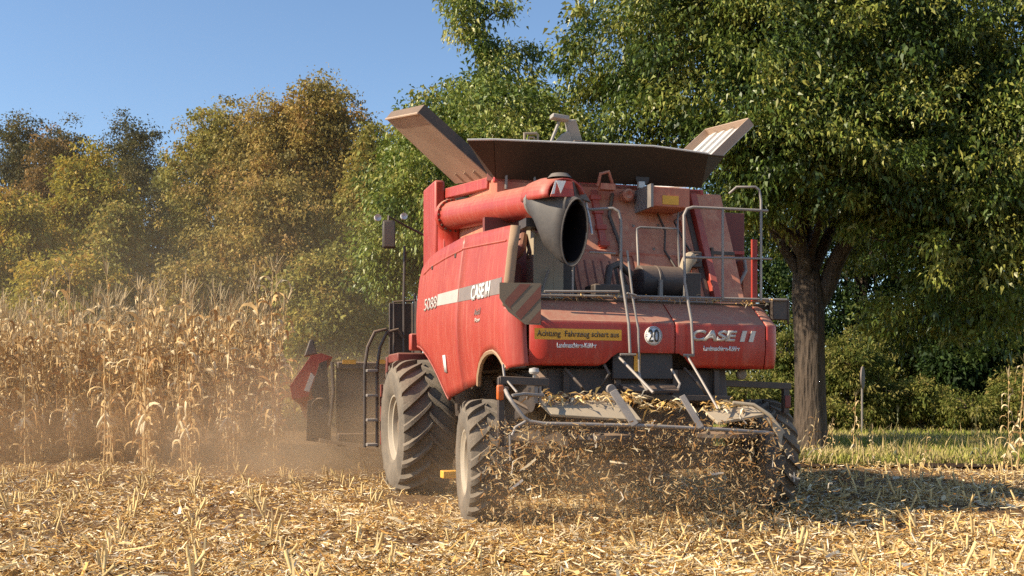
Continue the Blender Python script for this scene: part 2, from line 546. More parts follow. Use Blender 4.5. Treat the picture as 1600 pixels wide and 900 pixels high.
# --- the big walnut on the right
DW = 23.0
wb = at(1266, 712, DW); wb = (wb.x, DW, 0.0)
def A3(px, py, d): return tuple(at(px, py, d))
rngw = np.random.default_rng(11)
fork = at(1262, 440, DW)
trunk_pts = [(wb[0] + 0.02, DW, -0.15), (wb[0] + 0.0, DW, 0.25), (wb[0], DW, 1.2), (wb[0] - 0.02, DW, 2.6), (wb[0] - 0.05, DW, fork.z - 0.3), (wb[0] - 0.1, DW, fork.z + 0.2)]
limbs = []
def L_(px, py, d, r0=0.2, r1=0.05, sag=0.08, a=None):
    limbs.append((limb_path(a or (wb[0] - 0.08, DW, fork.z - 0.1), A3(px, py, d), rngw, sag), r0, r1))
L_(1255, 60, 23.5, 0.26, 0.09, 0.0)
L_(1345, 350, 22.5, 0.24, 0.15, 0.0, (wb[0] + 0.12, DW, fork.z - 0.5))
L_(1450, 120, 24.5, 0.15, 0.05, 0.05, A3(1345, 350, 22.5))
L_(1560, 300, 23, 0.12, 0.04, 0.12, A3(1345, 350, 22.5))
L_(1480, 420, 20.5, 0.09, 0.03, 0.16, A3(1345, 350, 22.5))
L_(1040, 150, 21.5, 0.16, 0.05, 0.06)
L_(1130, 250, 21.5, 0.12, 0.04, 0.1)
L_(1000, 20, 24, 0.13, 0.04, 0.05)
L_(1420, -60, 25, 0.14, 0.04, 0.05)
L_(1300, 200, 21.5, 0.12, 0.03, 0.12)
blobs = [
    (A3(1010, 90, 22.5), (1.75, 2.4, 1.9)), (A3(958, 120, 23), (0.7, 1.2, 0.5)), (A3(985, 215, 22), (1.5, 2.0, 0.9)),
    (A3(985, 25, 23.5), (0.55, 1.0, 0.4)), (A3(1060, -60, 23.5), (2.0, 2.4, 1.8)),
    (A3(1150, 60, 21), (2.2, 2.6, 2.0)), (A3(1240, -80, 23), (3.0, 3.4, 2.4)), (A3(1330, 90, 20.5), (2.2, 2.6, 2.0)),
    (A3(1180, 210, 20.5), (1.9, 2.3, 1.4)), (A3(1285, 225, 20), (1.8, 2.2, 1.2)), (A3(1440, 60, 21), (2.4, 2.6, 2.2)),
    (A3(1560, 110, 20.5), (2.4, 2.6, 2.3)), (A3(1430, 240, 20), (2.0, 2.3, 1.6)), (A3(1570, 280, 20), (1.9, 2.3, 1.7)),
    (A3(1400, 305, 21.5), (1.3, 2.0, 0.7)), (A3(1500, 400, 20.5), (1.5, 1.8, 1.1)), (A3(1610, 430, 21), (1.6, 1.8, 1.4)),
    (A3(1195, 315, 21.5), (0.75, 1.4, 0.7)), (A3(1720, 180, 22), (3.0, 3.2, 3.6)), (A3(1440, -140, 24), (3.6, 3.2, 2.2)),
    (A3(1400, 470, 21.5), (0.75, 0.9, 0.45)), (A3(1460, 500, 23), (1.4, 1.4, 0.7)), (A3(1300, 330, 26), (2.6, 1.6, 1.6)), (A3(1350, 150, 27), (4.6, 1.8, 3.6)),
]
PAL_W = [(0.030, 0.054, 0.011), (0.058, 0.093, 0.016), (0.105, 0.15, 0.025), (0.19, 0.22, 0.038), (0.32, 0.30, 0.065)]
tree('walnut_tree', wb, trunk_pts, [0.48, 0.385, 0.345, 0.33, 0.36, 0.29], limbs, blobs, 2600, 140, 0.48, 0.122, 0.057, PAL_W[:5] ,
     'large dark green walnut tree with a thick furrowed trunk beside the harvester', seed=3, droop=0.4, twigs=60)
# --- second walnut, behind the harvester, its crown left of the first
DB = 26.0
b2 = (at(770, 700, DB).x, DB, 0.0)
limbs = []
tp = [(b2[0], DB, -0.1), (b2[0], DB, 1.5), (b2[0] + 0.05, DB, 3.5), (b2[0] - 0.1, DB, 5.5)]
for (px, py, d, r0) in ((745, 40, 26, 0.16), (800, 150, 25, 0.12), (690, 240, 25, 0.12), (630, 330, 25, 0.09), (860, 240, 26, 0.1), (760, 300, 23.5, 0.1)):
    limbs.append((limb_path((b2[0], DB, 4.6), A3(px, py, d), rngw, 0.05), r0, 0.03))
blobs = [(A3(722, -15, 26), (0.5, 0.7, 0.6)), (A3(740, 35, 26), (0.5, 0.8, 0.5)), (A3(768, 78, 26), (0.65, 0.8, 0.45)), (A3(775, 130, 25.5), (0.95, 1.2, 0.6)), (A3(828, 75, 26), (0.42, 0.4, 0.16)), (A3(790, 15, 26), (0.28, 0.4, 0.2)),
         (A3(760, 205, 25), (1.9, 2.0, 1.1)), (A3(690, 215, 25.5), (1.2, 1.6, 0.8)), (A3(850, 205, 26), (1.3, 1.8, 0.8)),
         (A3(640, 300, 25), (1.0, 1.6, 1.0)), (A3(700, 330, 24), (1.5, 1.8, 1.2)), (A3(800, 290, 25), (2.0, 2.0, 1.3)), (A3(615, 380, 25), (0.8, 1.4, 0.9)), (A3(650, 420, 25.5), (1.4, 1.5, 1.0)), (A3(740, 420, 26), (2.0, 1.8, 1.4)), (A3(700, 300, 22.3), (1.6, 1.3, 1.3)), (A3(790, 230, 22.5), (1.5, 1.3, 1.2))]
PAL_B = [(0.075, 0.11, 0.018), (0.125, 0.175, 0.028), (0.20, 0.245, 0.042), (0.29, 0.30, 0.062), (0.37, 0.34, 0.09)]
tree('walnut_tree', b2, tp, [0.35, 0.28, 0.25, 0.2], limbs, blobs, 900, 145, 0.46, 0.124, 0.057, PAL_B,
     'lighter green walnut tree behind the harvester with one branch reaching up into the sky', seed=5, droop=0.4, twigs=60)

# --- autumn woodland along the left
def wood(px, top, d, wpx, base_py, pal, label, seed, ncl=800, per=40, ll=0.17, lw=0.115, trunkr=0.28, shell=0.5, lumps=14, bottom=None):
    """a tree whose crown spans wpx pixels and reaches up to row top at depth d"""
    rng = np.random.default_rng(seed)
    c = at(px, top, d)
    Ht = c.z; R = wpx / 2 / 1600 * d
    zb = (bottom if bottom is not None else 0.8)
    base = (c.x, d, 0.0)
    blobs = []
    for k in range(lumps):
        t = (k + 0.5) / lumps
        z = zb + (Ht - zb) * (t ** 0.9)
        wr = R * (math.sin(min(1, 0.25 + t * 0.85) * math.pi) ** 0.7 if t < 0.9 else 0.40)
        wr = R * max(0.30, math.sqrt(max(0.0, 1 - abs(2 * (t - 0.42)) ** 2.6)))
        a = k * 2.4 + rng.random()
        rr_ = R * 0.52 * rng.uniform(0.8, 1.2)
        off = max(0.0, wr - rr_ * 0.8)
        rz = (Ht - zb) * rng.uniform(0.13, 0.19)
        zc = min(z, Ht - rz * 0.9)
        blobs.append(((c.x + off * math.cos(a), d + off * math.sin(a) * 0.8, zc), (rr_, rr_, rz)))
    blobs.append(((c.x, d, zb + (Ht - zb) * 0.45), (R * 0.72, R * 0.7, (Ht - zb) * 0.44)))
    blobs.append(((c.x + R * 0.1, d, Ht - (Ht - zb) * 0.16), (R * 0.45, R * 0.45, (Ht - zb) * 0.155)))
    tpts = [(c.x, d, -0.1), (c.x, d, Ht * 0.25), (c.x + 0.2, d, Ht * 0.5), (c.x, d, Ht * 0.8)]
    limbs = [(limb_path((c.x, d, Ht * rng.uniform(0.25, 0.5)), b[0], rng, 0.05), 0.12, 0.04) for b in blobs[:lumps]]
    return tree('woodland_tree', base, tpts, [trunkr, trunkr * 0.85, trunkr * 0.6, 0.06], limbs, blobs, ncl, int(per * 1.6), 0.55, ll, lw, pal, label,
                group=None, leafmat='leaf_far', bark='bark_dark', seed=seed, droop=0.35, twigs=25, shell=shell)
OL = [(0.18, 0.145, 0.045), (0.27, 0.215, 0.06), (0.36, 0.275, 0.072), (0.43, 0.305, 0.085), (0.40, 0.235, 0.075)]
OLG = [(0.14, 0.14, 0.036), (0.22, 0.21, 0.05), (0.32, 0.285, 0.065), (0.42, 0.34, 0.08), (0.39, 0.255, 0.075)]
GOLD = [(0.18, 0.175, 0.032), (0.30, 0.27, 0.045), (0.42, 0.345, 0.055), (0.48, 0.35, 0.06), (0.47, 0.26, 0.055)]
RUST = [(0.10, 0.075, 0.03), (0.18, 0.12, 0.04), (0.26, 0.16, 0.05), (0.32, 0.18, 0.06)]
DARK = [(0.05, 0.055, 0.028), (0.08, 0.082, 0.034), (0.13, 0.12, 0.042), (0.19, 0.145, 0.05)]
wood(500, 122, 50, 225, 600, OL, 'tall olive brown autumn tree, highest of the wood left of the harvester', 21, ncl=1250, per=42)
wood(340, 168, 53, 200, 600, OLG, 'broad brownish autumn tree just right of the dark gap in the wood', 22, ncl=1100, per=42)
wood(420, 280, 44, 240, 600, OL, 'lower golden brown tree in front of the tallest trees of the wood', 23, ncl=950, per=42)
wood(425, 148, 51, 270, 600, OL, 'wide brownish tree filling the middle of the right half of the wood', 36, ncl=1000, per=42)
wood(585, 195, 47, 130, 600, OLG, 'narrow olive tree at the right end of the autumn wood, next to the walnuts', 24, ncl=620)
wood(205, 185, 66, 170, 600, DARK, 'dark tree with a ragged top behind the golden trees, left of the gap', 25, ncl=800)
wood(105, 190, 68, 150, 600, DARK, 'dark ragged tree between the two dark ones at the left of the wood', 37, ncl=600)
wood(30, 178, 66, 150, 600, DARK, 'dark tree at the far left edge rising behind a rusty red crown', 26, ncl=700)
wood(75, 205, 58, 120, 600, RUST, 'rusty red crowned tree near the left edge of the wood', 27, ncl=500)
wood(130, 232, 50, 190, 600, GOLD, 'golden yellow tree in front of the dark ragged ones', 28, ncl=1000, per=42)
wood(15, 300, 46, 170, 600, GOLD, 'yellow green tree cut off by the left edge of the view', 29, ncl=800)
wood(180, 320, 43, 95, 600, OLG, 'slim yellow green young tree standing before the dark gap', 30, ncl=520)
wood(262, 262, 60, 110, 600, DARK, 'low dark tree filling the gap between the two halves of the wood', 31, ncl=520)
wood(110, 400, 40, 230, 600, GOLD, 'low golden bushy tree above the uncut corn', 32, ncl=700)
wood(300, 410, 40, 150, 600, OL, 'low brown bushy tree above the middle of the uncut corn', 33, ncl=560)
wood(520, 390, 38, 190, 600, OLG, 'low olive bushy tree behind the corn header', 34, ncl=700)
wood(-90, 240, 52, 200, 600, OLG, 'olive tree just outside the left edge', 35, ncl=500)
# --- dark wood behind the walnut on the right
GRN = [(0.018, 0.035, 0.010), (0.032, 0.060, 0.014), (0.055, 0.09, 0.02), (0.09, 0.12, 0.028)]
LGRN = [(0.06, 0.085, 0.018), (0.12, 0.14, 0.028), (0.20, 0.20, 0.045), (0.28, 0.24, 0.07)]
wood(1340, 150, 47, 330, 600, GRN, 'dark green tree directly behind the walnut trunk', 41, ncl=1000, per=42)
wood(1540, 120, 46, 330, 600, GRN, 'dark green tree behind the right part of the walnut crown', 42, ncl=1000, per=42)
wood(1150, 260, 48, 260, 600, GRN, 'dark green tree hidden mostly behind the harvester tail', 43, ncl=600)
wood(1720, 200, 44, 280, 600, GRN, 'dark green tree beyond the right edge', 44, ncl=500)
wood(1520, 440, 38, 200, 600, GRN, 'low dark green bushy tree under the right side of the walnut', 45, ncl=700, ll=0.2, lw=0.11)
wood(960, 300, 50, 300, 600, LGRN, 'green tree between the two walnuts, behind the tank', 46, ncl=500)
def bush(px, top, d, wpx, pal, label, seed, ncl=160, ll=0.16, lw=0.07, group=None):
    rng = np.random.default_rng(seed)
    c = at(px, top, d); R = wpx / 2 / 1600 * d; Ht = c.z
    blobs = [((c.x + R * 0.55 * math.cos(k * 2.1), d + R * 0.4 * math.sin(k * 2.1), Ht * (0.45 + 0.12 * (k % 3))), (R * 0.55, R * 0.55, Ht * 0.40)) for k in range(5)]
    blobs.append(((c.x, d, Ht * 0.6), (R * 0.5, R * 0.5, Ht * 0.38)))
    stems = [(limb_path((c.x + rng.normal() * 0.1, d, 0.0), b[0], rng, 0.0, 4), 0.025, 0.008) for b in blobs]
    return tree('bush', (c.x, d, 0.0), None, None, stems, blobs, ncl, 40, 0.26, ll, lw, pal, label, cat='bush', group=group, leafmat='leaf_far', bark='bark_dark', seed=seed, droop=0.2, twigs=20)
bush(1335, 520, 36, 130, LGRN, 'sunlit yellow green bush right behind the walnut trunk', 51, 300)
bush(1235, 500, 37, 90, LGRN, 'sunlit green bush between the harvester tail and the walnut trunk', 52, 240)
bush(1395, 478, 39, 100, LGRN, 'tall light green shrub glowing in front of the dark wood', 53, 240)
YB = [(0.11, 0.135, 0.03), (0.18, 0.20, 0.042), (0.27, 0.25, 0.06), (0.32, 0.24, 0.08)]
bush(1440, 592, 36, 100, YB, 'low yellowish shrub right of the round sign', 54, 200, 0.13, 0.06)
bush(1520, 618, 35, 150, LGRN, 'low light green shrub in front of the dark wood, second from the right edge', 55, 220, 0.13, 0.06)
bush(1600, 582, 34.5, 110, YB, 'low yellow olive shrub at the right edge', 56, 200, 0.13, 0.06)
bush(1370, 615, 37, 90, YB, 'low olive shrub below the round sign', 57, 150, 0.13, 0.06)
bush(1180, 585, 35, 150, LGRN, 'green bush seen under the harvester tail', 58, 220)
bush(1300, 625, 35, 80, YB, 'low olive shrub touching the walnut trunk', 59, 120, 0.13, 0.06)
bush(1575, 480, 37, 110, LGRN, 'light green shrub at the right edge in front of the dark wood', 60, 220)
GREY = [(0.25, 0.28, 0.30), (0.38, 0.42, 0.45), (0.30, 0.33, 0.30)]


# --- grass on the verge
rng = np.random.default_rng(77)
n = 52000
gx = rng.uniform(2.5, 22, n)
gy = field_edge(gx) + 0.25 + (rng.random(n) ** 1.3) * 22
P = np.stack([gx, gy, np.full(n, 0.03)], -1)
D = unit(np.stack([rng.normal(size=n) * 0.35, rng.normal(size=n) * 0.35, np.ones(n)], -1))
pal = np.array([(0.21, 0.24, 0.045), (0.32, 0.32, 0.07), (0.42, 0.37, 0.11), (0.52, 0.42, 0.19)])
patch = np.clip(0.5 + 0.45 * np.sin(gx * 0.8 + 0.4 * gy) + 0.3 * np.sin(gy * 0.9) + rng.normal(size=n) * 0.35, 0, 1)
k = patch * 2.99; i0 = k.astype(int); f = (k - i0)[:, None]
c = pal[i0] * (1 - f) + pal[i0 + 1] * f
V, F, c = leaf_cloud(rng, P, D, rng.uniform(0.10, 0.32, n), rng.uniform(0.015, 0.035, n), c, 0.1)
n2 = 16000
gx = rng.uniform(3.0, 16, n2); gx = gx + 0.5 * np.sin(gx * 5)
gy = field_edge(gx) + 0.1 + rng.random(n2) ** 1.6 * 16
tall = np.clip(0.5 + 0.5 * np.sin(gx * 2.3 + gy) + 0.4 * np.sin(gx * 5.1), 0.15, 1)
P2 = np.stack([gx, gy, np.full(n2, 0.02)], -1)
D2 = unit(np.stack([rng.normal(size=n2) * 0.3, rng.normal(size=n2) * 0.3, np.ones(n2)], -1))
c2 = np.array([(0.45, 0.34, 0.16), (0.30, 0.26, 0.08), (0.20, 0.20, 0.05), (0.55, 0.42, 0.22)])[rng.integers(0, 4, n2)]
V2, F2, c2 = leaf_cloud(rng, P2, D2, rng.uniform(0.15, 0.75, n2) * tall, rng.uniform(0.012, 0.03, n2), c2, 0.2)
V, F, c = np.concatenate([V, V2]), np.concatenate([F, F2 + len(V)]), np.concatenate([c, c2])
o = link('grass', np_mesh('grass', V, F, c), M['straw'])
tag(o, 'yellowing short grass on the verge beyond the stubble', 'grass', kind='stuff')

# ================================================================== CORN
def ribbon(pts, ws, side):
    """flat strip of quads along pts"""
    V, F = [], []
    for p, w, s in zip(pts, ws, side):
        V.append(p - s * w / 2); V.append(p + s * w / 2)
    for i in range(len(pts) - 1):
        F.append((2 * i, 2 * i + 1, 2 * i + 3, 2 * i + 2))
    return V, F
STRAW = np.array([(0.68, 0.48, 0.24), (0.60, 0.40, 0.18), (0.50, 0.31, 0.13), (0.76, 0.60, 0.36), (0.38, 0.21, 0.085)])
def corn_parts(seed, height=2.5, n_leaf=16):
    rng = np.random.default_rng(seed)
    out = {}
    # stalk
    N = 7
    bend = rng.normal(size=2) * 0.10
    path = [np.array([bend[0] * t * t + rng.normal() * 0.008, bend[1] * t * t + rng.normal() * 0.008, height * t]) for t in np.linspace(0, 1, N)]
    rs = np.linspace(0.016, 0.006, N)
    V, F = [], []
    for p, r in zip(path, rs):
        for k in range(5):
            a = 2 * math.pi * k / 5
            V.append(p + np.array([r * math.cos(a), r * math.sin(a), 0]))
    for i in range(N - 1):
        for k in range(5):
            F.append((i * 5 + k, i * 5 + (k + 1) % 5, (i + 1) * 5 + (k + 1) % 5, (i + 1) * 5 + k))
    c = np.tile(np.array([(0.58, 0.41, 0.20)]), (len(V), 1)) * rng.uniform(0.85, 1.15)
    out['stalk'] = (np.array(V), np.array(F), c)
    # dry leaves
    V, F, Cc = [], [], []
    a0 = rng.random() * 6.28
    for j in range(n_leaf):
        t = 0.05 + 0.89 * j / (n_leaf - 1)
        k = t * (N - 1); i = min(int(k), N - 2)
        p = path[i] * (1 - (k - i)) + path[i + 1] * (k - i)
        az = a0 + math.pi * j + rng.normal() * 0.5
        el = rng.uniform(0.7, 1.3); L = rng.uniform(0.4, 0.75) * (0.6 if t < 0.25 else 1.0) * (1.0 if t < 0.6 else 0.7)
        segs = 7
        w0 = rng.uniform(0.034, 0.062)
        pts, ws, sd = [], [], []
        q = p.copy()
        droop_ = rng.uniform(0.45, 1.1)
        tw = rng.normal() * 0.5; twr = rng.normal() * 0.5
        for s in range(segs + 1):
            u = s / segs
            dirv = np.array([math.cos(az) * math.cos(el), math.sin(az) * math.cos(el), math.sin(el)])
            sv = np.array([-math.sin(az), math.cos(az), 0.0])
            nv = np.cross(dirv, sv)
            sv = sv * math.cos(tw) + nv * math.sin(tw)
            pts.append(q.copy()); sd.append(sv)
            ws.append(w0 * (0.55 + 0.45 * min(1, u * 4)) * (1 - u ** 2.2) + 0.004)
            q = q + dirv * L / segs
            el = max(-1.45, el - droop_ * (0.5 + u))
            tw += twr; az += rng.normal() * 0.18
        v, f = ribbon(pts, ws, sd)
        b = len(V); V += v; F += [tuple(x + b for x in ff) for ff in f]
        base = STRAW[rng.integers(0, 5)] * rng.uniform(0.8, 1.15)
        Cc += [base] * len(v)
    # husk
    for q in range(2):
        t = rng.uniform(0.36, 0.5)
        p = path[int(t * (N - 1))].copy(); az = rng.random() * 6.28
        ax = np.array([math.cos(az) * 0.5, math.sin(az) * 0.5, -0.75])
        ax /= np.linalg.norm(ax)
        s1 = np.cross(ax, [0, 0, 1]); s1 /= np.linalg.norm(s1); s2 = np.cross(ax, s1)
        b = len(V)
        prof = [(0, 0.012), (0.06, 0.032), (0.16, 0.03), (0.26, 0.004)]
        for (l, r) in prof:
            for kk in range(5):
                a = 2 * math.pi * kk / 5
                V.append(p + ax * l + (s1 * math.cos(a) + s2 * math.sin(a)) * r)
                Cc.append(np.array((0.72, 0.60, 0.40)))
        for i in range(3):
            for kk in range(5):
                F.append((b + i * 5 + kk, b + i * 5 + (kk + 1) % 5, b + (i + 1) * 5 + (kk + 1) % 5, b + (i + 1) * 5 + kk))
    out['leaves'] = (np.array(V), np.array(F), np.array(Cc))
    V, F, Cc = [], [], []
    top = path[-1]
    for j in range(8):
        az = rng.random() * 6.28
        sp_ = 0.0 if j == 0 else rng.uniform(0.2, 0.7)
        L = rng.uniform(0.22, 0.42)
        pts, ws, sd = [], [], []
        for s in range(4):
            u = s / 3
            pts.append(top + np.array([math.cos(az) * sp_ * L * u, math.sin(az) * sp_ * L * u, L * u * (1 - sp_ * 0.4 * u)]))
            ws.append(0.012 * (1 - u * 0.5)); sd.append(np.array([-math.sin(az), math.cos(az), 0]))
        v, f = ribbon(pts, ws, sd)
        b = len(V); V += v; F += [tuple(x + b for x in ff) for ff in f]
        Cc += [np.array((0.50, 0.38, 0.22))] * len(v)
    out['tassel'] = (np.array(V), np.array(F), np.array(Cc))
    return out
VAR = [corn_parts(100 + i, 2.35 + 0.09 * (i % 5)) for i in range(8)]
VMESH = [{k: np_mesh('corn_' + k, *v) for k, v in d.items()} for d in VAR]
for d in VMESH:
    for me in d.values(): me.materials.append(M['straw'])
rng = np.random.default_rng(8)
# rows run the way the harvester drives; the block's near end lies left of the header
pos = []
for row in range(0, 40):
    xm = -3.15 - 0.75 * row
    for k in range(0, 195):
        q = mw(xm + rng.normal() * 0.05, 0.0) ; 
        s = 6.6 + 0.14 * k + rng.normal() * 0.05
        w_ = mw(xm + rng.normal() * 0.06, s)
        front = 17.9 + 0.30 * max(0.0, -3.9 - w_.x) + 0.5 * math.sin(w_.x * 1.3)
        if w_.y < front or w_.y > front + 7.5: continue
        if w_.x < -0.85 * w_.y - 1.0: continue
        pos.append((w_.x, w_.y, w_.y - front))
for row in range(0):      # still standing ahead of the header
    xm = -2.2 + 0.75 * row
    for k in range(36):
        w_ = mw(xm + rng.normal() * 0.06, 8.8 + 0.21 * k)
        pos.append((w_.x, w_.y, 3.0 + k * 0.2))
pos.sort(key=lambda p: p[1] + p[2] * 1.5 + (100 if p[0] < -0.5 * p[1] else 0))
inst = [(x, y, rng.random() * 6.28, rng.uniform(0.90, 1.14) * (1.05 if rng.random() > 0.18 else 1.24), rng.normal() * 0.05, rng.normal() * 0.05, int(rng.integers(0, 8))) for (x, y, _) in pos]
GZ = lambda x, y: float(ground_z(np.float64(x), np.float64(y)))
N_IND = 300
for (x, y, rz, sc, tx, ty, v) in inst[:N_IND]:
    r = bpy.data.objects.new('corn_plant', None)
    r.empty_display_size = 0.2
    COL.objects.link(r)
    r.location = (x, y, GZ(x, y)); r.rotation_euler = (tx, ty, rz); r.scale = (sc, sc, sc)
    tag(r, 'dry straw coloured corn plant standing at the front of the uncut corn', 'corn plant', 'dry corn plants along the front of the standing crop')
    for k, me in VMESH[v].items():
        o = bpy.data.objects.new(k, me)
        COL.objects.link(o); o.parent = r
def merge(insts, tmpl, name):
    Vs, Fs, Cs = [], [], []
    b = 0
    r2 = np.random.default_rng(5)
    for (x, y, rz, sc, tx, ty, v) in insts:
        R_ = np.array((Matrix.Rotation(rz, 3, 'Z') @ Matrix.Rotation(ty, 3, 'Y') @ Matrix.Rotation(tx, 3, 'X')))
        for (V, F, C) in tmpl[v]:
            Vs.append(V @ R_.T * sc + np.array([x, y, GZ(x, y)])); Fs.append(F + b); b += len(V)
            Cs.append(C * r2.uniform(0.85, 1.1))
    return np_mesh(name, np.concatenate(Vs), np.concatenate(Fs), np.concatenate(Cs))
o = link('standing_corn', merge(inst[N_IND:], [list(d.values()) for d in VAR], 'standing_corn'), M['straw'])
tag(o, 'dense dry standing corn behind the front plants', 'corn crop', kind='stuff')
# leftover plants at the far right
def lone(px, py, d, sc, v, label, lean=(0.0, 0.0), tint=None, name='corn_plant', cat='corn plant', rz=0.0):
    p = at(px, py, d)
    r = empty(name, (p.x, d, 0.0), rz)
    r.rotation_euler = (lean[0], lean[1], rz); r.scale = (sc, sc, sc)
    tag(r, label, cat)
    for k, (V, F, C) in VAR[v].items():
        me = np_mesh(k, V, F, C if tint is None else C * np.array(tint))
        link(k, me, M['straw'], r)
lone(1258, 730, 20.2, 0.42, 0, 'withered bent corn plant at the foot of the walnut trunk', (0.25, 0.2))
lone(1275, 730, 20.0, 0.36, 1, 'short pale corn plant leaning right of the walnut trunk', (0.1, 0.35))
lone(1332, 740, 19.2, 0.52, 2, 'pale dead corn plant standing alone right of the walnut trunk', (0.0, 0.05))
lone(1365, 740, 18.8, 0.30, 3, 'short broken corn plant next to the pale lone one', (0.3, -0.2))
lone(1590, 762, 17.4, 0.70, 4, 'tallest leftover corn plant at the right edge', (0.0, 0.05))
lone(1606, 762, 17.2, 0.75, 5, 'leftover corn plant half cut off by the right edge', (0.1, -0.1), None, 'corn_plant', 'corn plant', 1.0)
lone(1302, 738, 19.6, 0.30, 2, 'small dry corn plant between the trunk and the pale lone one', (0.2, -0.1))
lone(1440, 748, 18.3, 0.26, 4, 'short dry corn stalk between the dark weeds', (-0.1, 0.2))
lone(1562, 758, 17.6, 0.45, 6, 'dry corn plant leaning beside the tallest leftover one', (0.1, 0.25))
lone(1582, 764, 17.1, 0.62, 3, 'ragged dry corn plant in front of the tallest leftover one', (0.0, -0.1))
lone(1455, 700, 24.0, 0.40, 1, 'tall dark weed in the middle of the grass verge', (0, 0.1), (0.35, 0.42, 0.32), 'weed', 'weed', 1.3)
lone(1590, 690, 26.0, 0.50, 5, 'dark weed far back in the grass near the right edge', (0.1, 0), (0.32, 0.42, 0.32), 'weed', 'weed', 0.6)
lone(1400, 742, 19.0, 0.42, 6, 'dark green spiky weed at the field edge', (0, 0), (0.22, 0.30, 0.30), 'weed', 'weed')
lone(1518, 745, 18.4, 0.42, 7, 'dark bushy weed at the field edge, nearer the right edge', (0.1, 0), (0.25, 0.33, 0.30), 'weed', 'weed')
lone(1535, 745, 18.5, 0.36, 0, 'dark weed with drooping leaves beside the bushy one', (0, 0.2), (0.30, 0.36, 0.30), 'weed', 'weed', 2.0)

# --- stubble: cut stalks in rows
def stub_mesh(seed):
    rng = np.random.default_rng(seed)
    h = rng.uniform(0.09, 0.21); V, F, C = [], [], []
    lean = rng.normal(size=2) * 0.05
    for t, r in ((0, 0.013), (0.5, 0.0115), (1.0, 0.011)):
        for k in range(6):
            a = 2 * math.pi * k / 6
            z = h * t + (rng.uniform(-0.03, 0.02) if t == 1.0 else 0)
            V.append((lean[0] * t + r * math.cos(a), lean[1] * t + r * math.sin(a), z))
    for i in range(2):
        for k in range(6): F.append((i * 6 + k, i * 6 + (k + 1) % 6, (i + 1) * 6 + (k + 1) % 6, (i + 1) * 6 + k))
    col = np.array((0.80, 0.59, 0.28)) * rng.uniform(0.7, 1.15)
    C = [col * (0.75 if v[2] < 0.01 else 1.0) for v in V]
    # torn sheath
    for q in range(rng.integers(0, 2)):
        az = rng.random() * 6.28; b = len(V)
        pts = [np.array([math.cos(az) * (0.014 + 0.03 * u * u), math.sin(az) * (0.014 + 0.03 * u * u), 0.04 + h * 0.8 * u]) for u in np.linspace(0, 1, 4)]
        sd = [np.array([-math.sin(az), math.cos(az), 0])] * 4
        v, f = ribbon(pts, [0.018, 0.018, 0.013, 0.004], sd)
        V += [tuple(x) for x in v]; F += [tuple(x + b for x in ff) for ff in f]; C += [np.array((0.66, 0.50, 0.26))] * len(v)
    return np.array(V), np.array(F), np.array(C)
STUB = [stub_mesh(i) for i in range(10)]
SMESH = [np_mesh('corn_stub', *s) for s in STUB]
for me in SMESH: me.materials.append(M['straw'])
rng = np.random.default_rng(15)
stubs = []
for row in range(-30, 40):
    xm = 0.37 + 0.70 * row
    gap = 0
    for k in range(-30, 190):
        s = -10 + 0.165 * k + rng.normal() * 0.03
        w_ = mw(xm + rng.normal() * 0.04, s)
        if w_.y < 6.9 or abs(w_.x) > 0.66 * w_.y + 0.3: continue
        if w_.x > 2.0 and w_.y > field_edge(w_.x) - 0.2: continue
        if w_.x < -3.0 and w_.y > 17.7 + 0.3 * max(0, -3.9 - w_.x): continue
        if w_.y > 21: continue
        # under the wheels and the body nothing stays upright
        dx, dy = w_.x - MO.x, w_.y - MO.y
        ym = -sT * dx + cT * dy; xr = cT * dx + sT * dy
        if ym > -2.0 and 1.1 < abs(xr) < 2.1 and ym < 5: continue
        keep = 0.95 if (w_.x > 1.0 or w_.x < -3) else 0.7
        if math.sin(w_.x * 1.1 + w_.y * 0.8) > 0.55: keep *= 0.35
        if rng.random() > keep: continue
        stubs.append((w_.x, w_.y, rng.random() * 6.28, rng.uniform(0.6, 1.2), rng.normal() * 0.10, rng.normal() * 0.10, int(rng.integers(0, 10))))
stubs.sort(key=lambda s: s[1] + (100 if abs(s[0]) > 0.5 * s[1] else 0))
for (x, y, rz, sc, tx, ty, v) in stubs[:300]:
    o = bpy.data.objects.new('corn_stub', SMESH[v])
    COL.objects.link(o)
    o.location = (x, y, GZ(x, y) - 0.01); o.rotation_euler = (tx, ty, rz); o.scale = (sc, sc, sc)
    tag(o, 'short cut corn stalk standing in the stubble of the foreground', 'corn stub', 'cut corn stalks in the foreground stubble')
# the 300 that show largest inside the view stand on their own
if len(stubs) > 300:
    o = link('far_corn_stubble', merge(stubs[300:], [[s] for s in STUB], 'far_corn_stubble'), M['straw'])
    tag(o, 'rows of cut corn stalks farther back in the field', 'stubble', kind='stuff')

